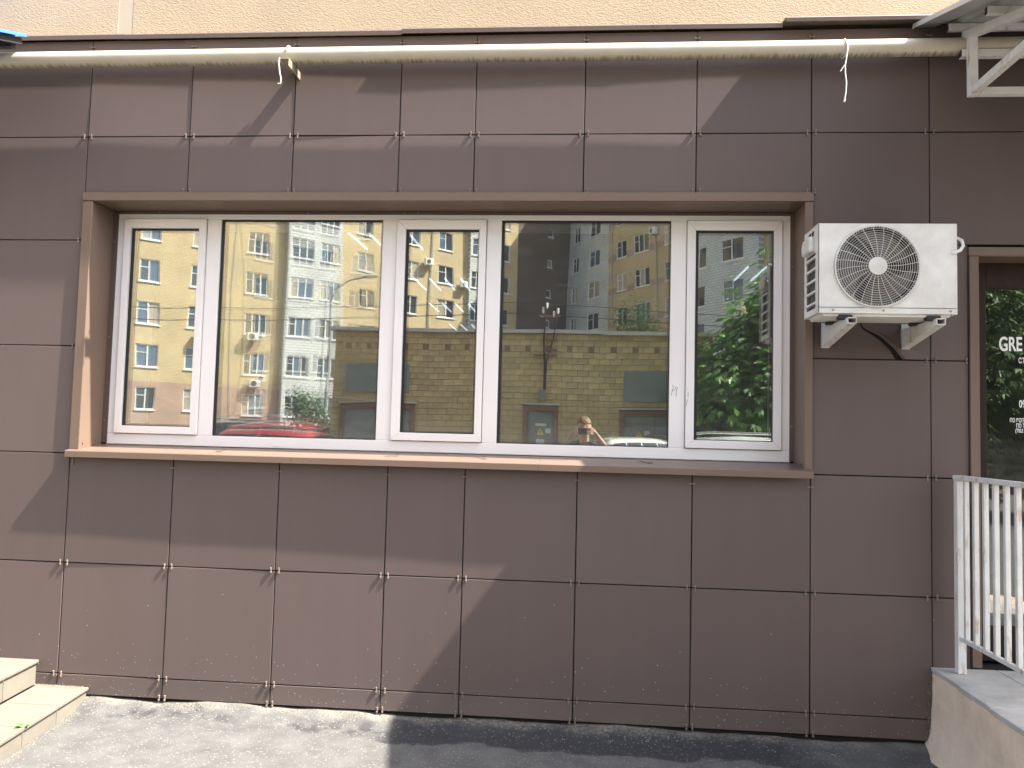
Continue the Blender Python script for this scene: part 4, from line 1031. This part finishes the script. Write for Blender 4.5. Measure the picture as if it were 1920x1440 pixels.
# side walls of blocks, right and left ends
for xs, nx in ((SX0, -1), (SX1, 1)):
    q = MB()
    for j in range(nrow):
        z0 = SZ - .03 - (j + 1) * BH
        if z0 < 0: continue
        y = -.135 + (BW / 2 if j % 2 else 0) - .13
        while y > -4.5:
            q.box(xs - .005, xs + .005, y - BW + .01, y, z0 + .006, z0 + BH - .006); y -= BW
    o = q.build("brickwork", SBM2, sub, fix=False); o["kind"] = "stuff"
for x0, x1, dz in ((SX0 - .12, -2.9, 0), (-2.92, .55, .012), (.53, SX1 + .12, -.01)):
    q = MB(); q.box(x0, x1, -.14, -.01 + .11, SZ - .03 + dz, SZ + .06 + dz); q.build("roof_flashing", ZN, sub)
q = MB(); q.box(SX0 - .1, SX1 + .1, -4.6, -.145, SZ - .029, SZ + .05); q.build("roof", ZN, sub)
YEL = mat("warning_yellow", (.75, .62, .06), rough=.5); PAPER = mat("white_paper", (.7, .7, .66), rough=.8); BLK = mat("black_print", (.02, .02, .02), rough=.6)
for k, (a, c, t) in enumerate(doors):
    q = MB(); wf = .11 if k != 1 else .10
    q.box(a - wf, a, -.02, .06, 0, t); q.box(c, c + wf, -.02, .06, 0, t); q.box(a - wf, c + wf, -.02, .062, t, t + .15)
    q.build("door_frame", RFR, sub, bevel=.006)
    q = MB(); q.box(a - wf - .05, c + wf + .05, -.0, .10, t + .152, t + .19); q.build("door_hood", ZN, sub)
    leafs = [(a, c)] if k == 1 else [(a, (a + c) / 2 - .005), ((a + c) / 2 + .005, c)]
    for (la, lc) in leafs:
        q = MB(); q.box(la + .006, lc - .006, -.03, .015, .02, t - .008); dleaf = q.build("door", GD, sub, bevel=.005)
        q = MB(); q.tube([(lc - .08, .017, 1.0), (lc - .08, .05, 1.0), (lc - .08, .05, 1.12), (lc - .08, .017, 1.12)], .008, 6); q.build("handle", ZN, dleaf)
        m_ = (la + lc) / 2
        if not (k == 0 and la == a):
            q = MB(); q.prism([(m_ - .09, 1.52), (m_ + .09, 1.52), (m_, 1.68)], 'y', .0155, .018); wsg = q.build("warning_sign", YEL, dleaf)
            q = MB(); q.prism([(m_ + .01, 1.64), (m_ - .025, 1.585), (m_ + .005, 1.585), (m_ - .005, 1.54), (m_ + .028, 1.60), (m_, 1.60)], 'y', .0185, .0195); q.build("lightning_bolt", BLK, dleaf)
            q = MB(); q.box(m_ + .12, m_ + .25, .0155, .0175, 1.57, 1.68); q.build("notice", PAPER, dleaf)
            if k == 1:
                q = MB(); q.box(m_ - .12, m_ + .14, .0155, .0175, 1.74, 1.80); q.build("notice", PAPER, dleaf)
                q = MB(); q.box(m_ - .10, m_ + .10, .0155, .0175, 1.20, 1.42); q.build("notice", PAPER, dleaf)
for (a, c, z0, z1) in panels:
    q = MB(); q.box(a, c, .004, .05, z0, z1); q.build("vent_panel", GD, sub, bevel=.006)
q = MB(); q.box(-1.0, -.82, .004, .12, 2.36, 2.62); q.build("junction_box", GD, sub, bevel=.006)
q = MB(); q.tube([(-.87, .07, 2.62), (-.86, .06, 3.2), (-.90, .06, 3.9), (-.88, .14, 4.15), (-.88, .14, 4.72)], .022, 8)
q.tube([(-.84, .07, 2.62), (-.82, .06, 3.3), (-.66, .06, 3.9), (-.62, .14, 4.15), (-.60, .14, 4.55)], .014, 8); q.build("service_cable", BLK, sub, smooth=True)
for k, (x, z) in enumerate(((-.72, 3.48), (-.72, 3.62), (-.95, 3.48), (-.70, 3.86))):
    q = MB(); q.box(x - .20, x + .16, .01, .09, z - .018, z + .018); q.build("cable_bracket", RFR, sub)
for x, z in ((-.93, 4.62), (-.84, 4.74), (-.66, 4.52), (-.56, 4.60)):
    q = MB(); q.tube([(x, .14, z - .1), (x, .14, z - .04), (x, .14, z), (x, .14, z + .05)], [.012, .035, .022, .03], 8); q.build("insulator", WFR, sub, smooth=True)
b = MB(); b.box(-1.02, -.48, .12, .16, 4.44, 4.48); b.build("cross_arm", RFR, sub)

# ------------------------------------------------------------------ overhead wires, street lamp
WIRE = mat("black_wire", (.015, .015, .015), rough=.6)
for (y, z0, z1, l) in ((-25, 6.1, 5.9, "lower overhead cable crossing the mirrored apartment block"), (-26, 6.75, 6.4, "upper overhead cable crossing the mirrored apartment block")):
    q = MB(); q.tube([(-30 + 2.5 * k, y, z0 + (z1 - z0) * k / 22 - .5 * math.sin(math.pi * (k % 11) / 11)) for k in range(23)], .014, 5)
    tag(q.build("overhead_cable", WIRE, smooth=True), l, "cable", "overhead cables across the yard")
POLE = mat("grey_pole", (.30, .31, .30), rough=.6)
sl = empty("street_lamp", (-11.3, -30.3, 0), label="thin grey street lamp in front of the mirrored white bays", cat="street lamp")
q = MB(); q.tube([(0, 0, 0), (0, 0, 4.5), (0, 0, 7.2)], [.09, .07, .05], 10); q.build("pole", POLE, sl, smooth=True)
q = MB(); q.tube([(0, 0, 7.15), (.25, 0, 7.7), (.8, 0, 8.1), (1.5, 0, 8.3)], .03, 8); q.build("arm", POLE, sl, smooth=True)
q = MB(); q.tube([(1.4, 0, 8.27), (1.6, 0, 8.32), (2.0, 0, 8.38), (2.1, 0, 8.4)], [.03, .09, .10, .03], 10); q.build("lamp_head", POLE, sl, smooth=True)

# ------------------------------------------------------------------ trees
def m_leaf(name, c, c2):
    m = mat(name, c, rough=.45, spec=.4, col2=c2, vscale=1.3); N, L, b = nodes(m)
    src = b.inputs["Base Color"].links[0].from_socket; tr = N.new("ShaderNodeBsdfTranslucent"); ad = N.new("ShaderNodeMixShader"); ad.inputs[0].default_value = .4
    L.new(src, tr.inputs[0]); L.new(b.outputs[0], ad.inputs[1]); L.new(tr.outputs[0], ad.inputs[2]); L.new(ad.outputs[0], N["Material Output"].inputs[0]); return m
LEAF1 = m_leaf("chestnut_leaf", (.050, .135, .028), (.14, .29, .055)); LEAF2 = m_leaf("light_leaf", (.10, .19, .045), (.17, .28, .08)); LEAF3 = m_leaf("bush_leaf", (.05, .09, .035), (.09, .14, .06))
BARK = mat("tree_bark", (.10, .075, .055), rough=.95, var=.3, vscale=12, bump=.5, bscale=25); BLOOM = mat("chestnut_bloom", (.68, .60, .46), rough=.8)
def crown(lobes, n, size, seed, palm=True):
    """lobes: (centre, radii); leaves scattered through the outer shell of each lobe"""
    rg = random.Random(seed); V = []; F_ = []; tips = []
    tot = sum(l[1][0] * l[1][2] for l in lobes)
    for (c, rad_) in lobes:
        m_ = int(n * rad_[0] * rad_[2] / tot); c = Vector(c)
        ncl = max(6, m_ // 9); cl = []
        for _ in range(ncl):
            d = Vector((rg.gauss(0, 1), rg.gauss(0, 1), rg.gauss(0, 1))).normalized(); s = rg.uniform(.45, 1.04)
            cl.append((c + Vector((d.x * rad_[0], d.y * rad_[1], d.z * rad_[2])) * s, d)); tips.append(cl[-1])
        for k in range(m_):
            p0, d = cl[k % ncl]
            p = p0 + Vector((rg.gauss(0, 1), rg.gauss(0, 1), rg.gauss(0, .7))) * size * 1.5
            out = (d + Vector((rg.uniform(-.6, .6), rg.uniform(-.6, .6), rg.uniform(-.5, .3)))).normalized()
            nrm = (Vector((0, 0, 1)) + d * .8 + Vector((rg.gauss(0, .35), rg.gauss(0, .35), 0))).normalized()
            side = nrm.cross(out)
            if side.length < 1e-3: continue
            side.normalize(); out = side.cross(nrm); sz = size * rg.uniform(.7, 1.25)
            for a in ((-62, -32, 0, 32, 62) if palm else (0,)):
                ca, sa = math.cos(R(a)), math.sin(R(a)); ax = out * ca + side * sa; sx = side * ca - out * sa
                L_ = sz * (1 - .35 * abs(a) / 62) ; wd = L_ * (.19 if palm else .36)
                droop = Vector((0, 0, -.22 * L_)); i0 = len(V)
                V += [tuple(p), tuple(p + ax * L_ * .62 + sx * wd), tuple(p + ax * L_ + droop), tuple(p + ax * L_ * .62 - sx * wd)]
                F_ += [(i0, i0 + 1, i0 + 2, i0 + 3)]
    return V, F_, tips
def tree(name, loc, lobes, n, size, seed, lm, label, h, trunk_r=.16, palm=True, blooms=0, group=None, cat="tree"):
    t = empty(name, loc, label=label, cat=cat, group=group)
    V, F_, tips = crown(lobes, n, size, seed, palm); b = MB(); b.add(V, F_); o = b.build("crown", lm, t, fix=False)
    rg = random.Random(seed + 1); b = MB()
    b.tube([(0, 0, 0), (.03, .02, h * .25), (-.04, .05, h * .55), (.02, 0, h * .85)], [trunk_r * 1.3, trunk_r, trunk_r * .7, trunk_r * .2], 10)
    for k in range(16):
        p, d = tips[rg.randrange(len(tips))]; z0 = h * rg.uniform(.18, .6); b.tube([(0, 0, z0), (p.x * .45, p.y * .45, (z0 + p.z) / 2 + .1), tuple(p)], [trunk_r * .4, trunk_r * .22, .012], 6)
    b.build("trunk", BARK, t, smooth=True, fix=False)
    if blooms:
        pts = [tp for tp in tips if tp[1].y > .15 and tp[1].z > -.5]; rg.shuffle(pts)
        q = MB()
        for k in range(26):
            z = .03 + k * .0085; r0 = .045 * (1 - k / 30); a = k * 2.4; pebble(q, r0 * math.cos(a), r0 * math.sin(a), z, .022)
        b0 = q.build("blossom", BLOOM, t, fix=False)
        for k, (p, d) in enumerate(pts[:blooms]):
            o = b0 if k == 0 else b0.copy()
            if k: col.objects.link(o); o.parent = t
            o.location = p + d * size * 2.0 + Vector((0, 0, .02)); o.rotation_euler = (rg.uniform(-.3, .3), rg.uniform(-.3, .3), rg.uniform(0, 6)); s = rg.uniform(1.3, 1.8); o.scale = (s, s, s * 1.1)
    return t
CH = [((0, 0, 3.0), (1.9, 1.7, 2.0)), ((-.9, .8, 2.2), (1.2, 1.1, 1.4)), ((.9, .7, 2.6), (1.3, 1.2, 1.5)), ((.3, .2, 4.3), (1.2, 1.1, 1.3)), ((-.6, .5, 1.5), (1.2, .9, .9)), ((.7, .6, 1.4), (1.2, .9, .9))]
tree("chestnut_tree", (4.72, -14.0, 0), CH, 15000, .20, 5, LEAF1, "flowering chestnut tree filling the rightmost sash's reflection", 5.2, blooms=16, group="chestnut trees across the yard")
tree("chestnut_tree", (8.9, -14.9, 0), [((p[0][0], p[0][1], p[0][2] * 1.05), p[1]) for p in CH], 7500, .20, 9, LEAF1, "chestnut tree beside the flowering one, between window and door reflections", 5.4, blooms=8, group="chestnut trees across the yard")
tree("chestnut_tree", (11.9, -13.6, 0), [((p[0][0], p[0][1], p[0][2] * 1.02), p[1]) for p in CH], 7500, .20, 13, LEAF1, "chestnut tree mirrored in the glazed door behind the lettering", 5.2, blooms=5, group="chestnut trees across the yard")
tree("garden_tree", (3.7, -41, 0), [((0, 0, 5.6), (2.6, 2.3, 2.3)), ((-.7, 0, 7.9), (.9, .9, 1.6)), ((1.2, 0, 5.0), (1.9, 1.7, 1.8)), ((-.3, .4, 3.2), (2.2, 2, 1.6))], 8000, .20, 21, LEAF2, "pale green tree top rising behind the low yellow substation", 8.4, .14, palm=False)
tree("leafy_bush", (-9.3, -23.5, 0), [((0, 0, 1.6), (1.1, 1, 1.1)), ((.5, .2, 1.2), (.9, .9, .9)), ((-.5, .2, 2.3), (.6, .6, .7))], 5200, .10, 31, LEAF3, "dark leafy bush mirrored above the red car", 2.6, .06, palm=False, cat="bush")

# ------------------------------------------------------------------ parked cars
TYRE = mat("tyre", (.015, .015, .015), rough=.85); RIM = mat("alloy_rim", (.5, .5, .5), rough=.3, metal=.9); CGL = mat("car_glass", (.012, .016, .018), rough=.04, spec=.9); HLT = mat("headlight", (.7, .72, .74), rough=.1); TLT = mat("tail_light", (.45, .02, .02), rough=.2); CHR = mat("chrome_trim", (.6, .6, .6), rough=.15, metal=1)
def paint(name, c): return mat(name, c, rough=.22, coat=1.0, spec=.5)
def car(loc, rz, H, paintm, label, L_=4.25, W=.89):
    t = empty("parked_car", loc, rz, label, "car", "cars parked in the yard")
    zbel = H * .60
    st_ = [(0, .52, .78, None, .80), (.10, .50, .92, None, .92), (.35, .36, zbel, H * .80, .985), (.72, .20, zbel + .02, H * .97, 1.), (1.5, .2, zbel, H, 1.), (2.25, .2, zbel - .02, H * .985, 1.), (2.55, .2, zbel - .03, H * .94, 1.), (3.12, .2, zbel - .06, zbel - .02, .99), (3.75, .24, zbel - .16, None, .96), (4.12, .34, .66, None, .86), (4.25, .44, .58, None, .74)]
    ringn = 8; V = []
    for (x, zl, zb_, zr_, ws2) in st_:
        wb = W * ws2; zt = zr_ if zr_ else zb_ + .02; wr = wb * (.76 if zr_ and zr_ > zb_ + .2 else .86)
        half = [(wb * .90, zl), (wb, zl + .16 if zl + .16 < zb_ else (zl + zb_) / 2), (wb * 1.0, (zl + zb_) * .5 + .05), (wb * .965, zb_), (wr, zt - (.07 if zr_ else .008)), (wr * .86, zt - (.015 if zr_ else 0)), (wr * .45, zt + .012), (0, zt + .018)]
        V.append([(x, y, z) for (y, z) in half])
    def quad_mesh(sel, off, name, m, par=t):
        b = MB()
        for sgn in (1, -1):
            for (i, j) in sel:
                q = [Vector(V[i][j]), Vector(V[i + 1][j]), Vector(V[i + 1][j + 1]), Vector(V[i][j + 1])]
                if off:
                    nn = (q[1] - q[0]).cross(q[3] - q[0]).normalized(); c_ = sum(q, Vector()) / 4
                    if nn.dot(c_ - Vector((2.1, 0, .6))) < 0: nn = -nn
                    q = [c_ + (p - c_) * .9 + nn * off for p in q]
                q = [(p.x, p.y * sgn, p.z) for p in q]; b.add(q, [(0, 1, 2, 3) if sgn > 0 else (3, 2, 1, 0)])
        bm = bmesh.new(); me = bpy.data.meshes.new(name); me.from_pydata(b.v, [], b.f); bm.from_mesh(me); bmesh.ops.remove_doubles(bm, verts=bm.verts, dist=.001); bmesh.ops.recalc_face_normals(bm, faces=bm.faces); bm.to_mesh(me); bm.free()
        me.materials.append(m); me.polygons.foreach_set("use_smooth", [True] * len(me.polygons)); me.set_sharp_from_angle(angle=R(50))
        o = bpy.data.objects.new(name, me); col.objects.link(o); o.parent = par; return o
    body = quad_mesh([(i, j) for i in range(len(st_) - 1) for j in range(ringn - 1)], 0, "body", paintm)
    quad_mesh([(2, 3), ], .007, "quarter_window", CGL); quad_mesh([(3, 3), (4, 3), (5, 3)], .007, "side_window", CGL)
    quad_mesh([(6, j) for j in (4, 5, 6)], .007, "windscreen", CGL); quad_mesh([(2, j) for j in (4, 5, 6)], .007, "rear_window", CGL)
    q = MB(); q.box(.05, 4.18, -W * .86, W * .86, .22, .5); q.build("underbody", TYRE, t)
    for x in (.80, 3.38):
        for s in (-1, 1):
            q = MB(); q.tube([(x, s * (W - .20), .32), (x, s * (W + .012), .32)], .32, 24); wh = q.build("wheel", TYRE, t, bevel=.03)
            q = MB(); q.tube([(x, s * (W + .005), .32), (x, s * (W + .022), .32)], .21, 18); q.build("rim", RIM, wh, bevel=.008)
    for s in (-1, 1):
        q = MB(); q.box(3.98, 4.16, s * W * .62 - .13, s * W * .62 + .13, .60, .72); q.build("headlight", HLT, t, bevel=.04)
        q = MB(); q.box(.02, .14, s * W * .70 - .10, s * W * .70 + .10, .70, .90); q.build("tail_light", TLT, t, bevel=.03)
        q = MB(); q.box(2.86, 3.0, s * (W + .04) - .07, s * (W + .04) + .07, zbel - .04, zbel + .09); q.build("wing_mirror", paintm, t, bevel=.03)
        q = MB(); q.tube([(.75, s * W * .62, H + .03), (1.0, s * W * .63, H + .06), (2.1, s * W * .63, H + .055), (2.35, s * W * .62, H + .02)], .016, 8); q.build("roof_rail", CHR, t, smooth=True)
    return t
car((-7.9, -11.9, 0), R(3), 1.53, paint("red_paint", (.36, .015, .02)), "red car whose roof shows in the second pane from the left")
car((-12.6, -20.6, 0), R(4), 1.72, paint("pale_silver_paint", (.42, .45, .43)), "pale silver car left of the red one in the reflection")
car((-10.75, -17.3, 0), R(2), 1.70, paint("black_paint", (.012, .013, .015)), "black car just behind the red one in the reflection")
car((.80, -14.2, 0), R(80), 1.52, paint("cream_paint", (.56, .57, .52)), "cream white car roof beside the photographer's mirrored shoulder")
car((.95, -8.0, 0), R(4), 1.565, paint("white_paint", (.64, .65, .64)), "white car roof low in the rightmost sash below the chestnut tree")

# ------------------------------------------------------------------ the photographer (mirrored) and his phone
SKIN = mat("skin", (.52, .33, .24), rough=.5, var=.06, vscale=8); SHIRT = mat("dark_grey_cotton", (.035, .036, .045), rough=.9, var=.15, vscale=9); DENIM = mat("dark_denim", (.03, .04, .07), rough=.9, var=.2, vscale=20); HAIR = mat("light_brown_hair", (.20, .125, .06), rough=.6, var=.35, vscale=45); SHOE = mat("shoe_leather", (.03, .03, .03), rough=.6)
PX, PY = .055, -4.80
def skin_obj(name, pts, edges, root, m, parent, sub=2):
    me = bpy.data.meshes.new(name); me.from_pydata([p[0] for p in pts], edges, []); o = bpy.data.objects.new(name, me); col.objects.link(o)
    o.modifiers.new("skin", 'SKIN'); sm = o.modifiers.new("sub", 'SUBSURF'); sm.levels = sub; sm.render_levels = sub
    for k, p in enumerate(pts):
        rr_ = p[1]; me.skin_vertices[0].data[k].radius = rr_ if isinstance(rr_, tuple) else (rr_, rr_); me.skin_vertices[0].data[k].use_root = (k == root)
    dg = bpy.context.evaluated_depsgraph_get(); dg.update(); m2 = bpy.data.meshes.new_from_object(o.evaluated_get(dg)); bpy.data.objects.remove(o)
    m2.name = name; m2.materials.clear(); m2.materials.append(m); m2.polygons.foreach_set("use_smooth", [True] * len(m2.polygons))
    q = bpy.data.objects.new(name, m2); col.objects.link(q)
    if parent: q.parent = parent; q.location = -parent.location
    return q
man = empty("person", (PX, PY, 0), label="person in a dark grey T-shirt photographing with both arms raised, seen mirrored", cat="person")
pts = []; edges = []
def V_(p, r0, par=None):
    pts.append((p, r0)); k = len(pts) - 1
    if par is not None: edges.append((par, k))
    return k
pel = V_((PX, PY + .01, .95), (.15, .11)); ab = V_((PX, PY, 1.10), (.135, .10), pel); ch_ = V_((PX, PY - .01, 1.28), (.155, .11), ab); nb = V_((PX, PY + .01, 1.44), (.085, .07), ch_); nk = V_((PX, PY + .045, 1.52), .055, nb); V_((PX, PY + .075, 1.60), .065, nk)
HANDS = {-1: ((-.085, -4.43, 1.550), (-.062, -4.385, 1.588)), 1: ((.185, -4.43, 1.560), (.158, -4.385, 1.592))}
for sg in (-1, 1):
    sh = V_((PX + sg * .175, PY, 1.395), .062, ch_)
    el = V_((PX + (.30 if sg > 0 else -.28), PY + .13, 1.335), .043, sh)
    wr, pm = HANDS[sg]; fo = V_(tuple((Vector(pts[el][0]) * .65 + Vector(wr) * .35)), .042, el); w0 = V_(wr, (.026, .022), fo); p0 = V_(pm, (.034, .017), w0)
    cx = .045 + sg * .0775
    for k, (dz, L_) in enumerate(((.030, .9), (.010, 1.), (-.011, .96), (-.031, .8))):
        a = V_((pm[0] - sg * .008, pm[1] + .020, pm[2] + dz), .0095, p0); b_ = V_((cx + sg * .012, -4.343, pm[2] + dz * 1.02), .0088, a); V_((cx - sg * (.012 if sg < 0 else .050) * L_, -4.3265, pm[2] + dz * 1.0 + .004), .0082, b_)
    t0 = V_((pm[0] - sg * .016, pm[1] - .006, pm[2] - .022), .012, p0); t1 = V_((pm[0] - sg * .040, pm[1] + .014, pm[2] - .026), .0098, t0); V_((cx - sg * .030, -4.352, pm[2] - .016), .0085, t1)
    hp = V_((PX + sg * .10, PY + .01, .88), (.095, .095), pel); kn = V_((PX + sg * .115, PY + .02, .50), .062, hp); an = V_((PX + sg * .125, PY, .10), .042, kn); V_((PX + sg * .14, PY + .14, .035), (.04, .028), an)
body = skin_obj("body", pts, edges, 0, SKIN, man)
bm = bmesh.new(); bm.from_mesh(body.data)
hd = bmesh.new(); bmesh.ops.create_uvsphere(hd, u_segments=28, v_segments=20, radius=1)
HC = Vector((PX, PY + .075, 1.640))
for v in hd.verts:
    x, y, z = v.co; wx = .076 * (1 - .20 * max(0, -z) ** 1.5); zz = z * .122
    yy = y * .097
    if y > .5:                                   # face: brow, eye sockets, nose, mouth, chin
        nose = math.exp(-(x / .16) ** 2 - ((z + .18) / .16) ** 2); yy += .024 * nose
        yy -= .010 * (math.exp(-((abs(x) - .36) / .16) ** 2 - ((z - .06) / .10) ** 2))
        yy += .006 * math.exp(-(x / .28) ** 2 - ((z + .50) / .08) ** 2) + .008 * math.exp(-(x / .3) ** 2 - ((z + .85) / .14) ** 2)
    v.co = HC + Vector((x * wx, yy, zz))
for sg in (-1, 1):
    M = Matrix.Translation(HC + Vector((sg * .078, -.005, -.005))) @ Matrix.Diagonal((.010, .020, .033, 1)); bmesh.ops.create_uvsphere(hd, u_segments=10, v_segments=8, radius=1, matrix=M)
tmp = bpy.data.meshes.new("tmp_head"); hd.to_mesh(tmp); hd.free(); bm.from_mesh(tmp); bm.to_mesh(body.data); bm.free(); body.data.polygons.foreach_set("use_smooth", [True] * len(body.data.polygons))
EYE = mat("eye", (.05, .035, .025), rough=.2); LIP = mat("lips", (.40, .17, .14), rough=.5)
for sg in (-1, 1):
    q = MB(); q.tube([HC + Vector((sg * .030 - .012, .080, .008)), HC + Vector((sg * .030, .084, .010)), HC + Vector((sg * .030 + .012, .080, .008))], [.003, .0055, .003], 8); q.build("eye", EYE, man, smooth=True, loc=-man.location)
q = MB(); q.tube([HC + Vector((-.022, .086, -.060)), HC + Vector((0, .095, -.060)), HC + Vector((.022, .086, -.060))], [.002, .006, .002], 8); q.build("lips", LIP, man, smooth=True, loc=-man.location)
hb = bmesh.new(); bmesh.ops.create_uvsphere(hb, u_segments=40, v_segments=28, radius=1); rg = random.Random(4)
for v in list(hb.verts):
    x, y, z = v.co; line = .38 if y > .2 else (.38 - (0.2 - y) * .75)
    if z < line - .08: hb.verts.remove(v); continue
    n_ = 1.0 + rg.uniform(-.03, .075); lift = .006 * max(0, z) + (.006 if y > .3 else 0)
    v.co = HC + Vector((x * .0845 * n_, y * .106 * n_, z * .121 * n_ + lift))
hm = bpy.data.meshes.new("hair"); hb.to_mesh(hm); hb.free(); hm.materials.append(HAIR); ho = bpy.data.objects.new("hair", hm); col.objects.link(ho); ho.parent = man; ho.location = -man.location; md = ho.modifiers.new("thick", 'SOLIDIFY'); md.thickness = .008
pts = []; edges = []
a = V_((PX, PY + .01, .90), (.168, .128)); b_ = V_((PX, PY, 1.10), (.156, .118), a); c_ = V_((PX, PY - .01, 1.28), (.172, .124), b_); d_ = V_((PX, PY + .008, 1.43), (.112, .092), c_); V_((PX, PY + .028, 1.492), (.074, .070), d_)
for sg in (-1, 1):
    e_ = V_((PX + sg * .175, PY, 1.393), .078, c_); V_((PX + sg * .245, PY + .07, 1.362), .072, e_)
skin_obj("t_shirt", pts, edges, 0, SHIRT, man)
pts = []; edges = []
a = V_((PX, PY + .01, .96), (.162, .122))
for sg in (-1, 1):
    h_ = V_((PX + sg * .10, PY + .01, .86), .105, a); k_ = V_((PX + sg * .115, PY + .02, .50), .078, h_); V_((PX + sg * .125, PY, .085), .064, k_)
skin_obj("trousers", pts, edges, 0, DENIM, man)
for sg in (-1, 1):
    q = MB(); q.box(PX + sg * .13 - .047, PX + sg * .13 + .047, PY - .07, PY + .20, .002, .085); q.build("shoe", SHOE, man, bevel=.03, segs=3, loc=-man.location)
ph = empty("phone", (.045, -4.338, 1.590), label="grey phone held sideways before the mirrored person's face", cat="phone")
PHB = mat("phone_grey", (.13, .13, .14), rough=.4)
q = MB(); q.box(-.0775, .0775, -.004, .004, -.037, .037); q.build("case", PHB, ph, bevel=.003, segs=3)
q = MB(); q.box(-.073, .073, -.0046, -.0041, -.034, .034); q.build("screen", mat("phone_screen", (.02, .02, .025), rough=.05), ph)
for dx, dz in ((-.060, .020), (-.045, -.030)):
    q = MB(); q.disc((dx, .0041, dz), .008, (0, 1, 0), 16, .0015); q.build("lens", ACDARK, ph)
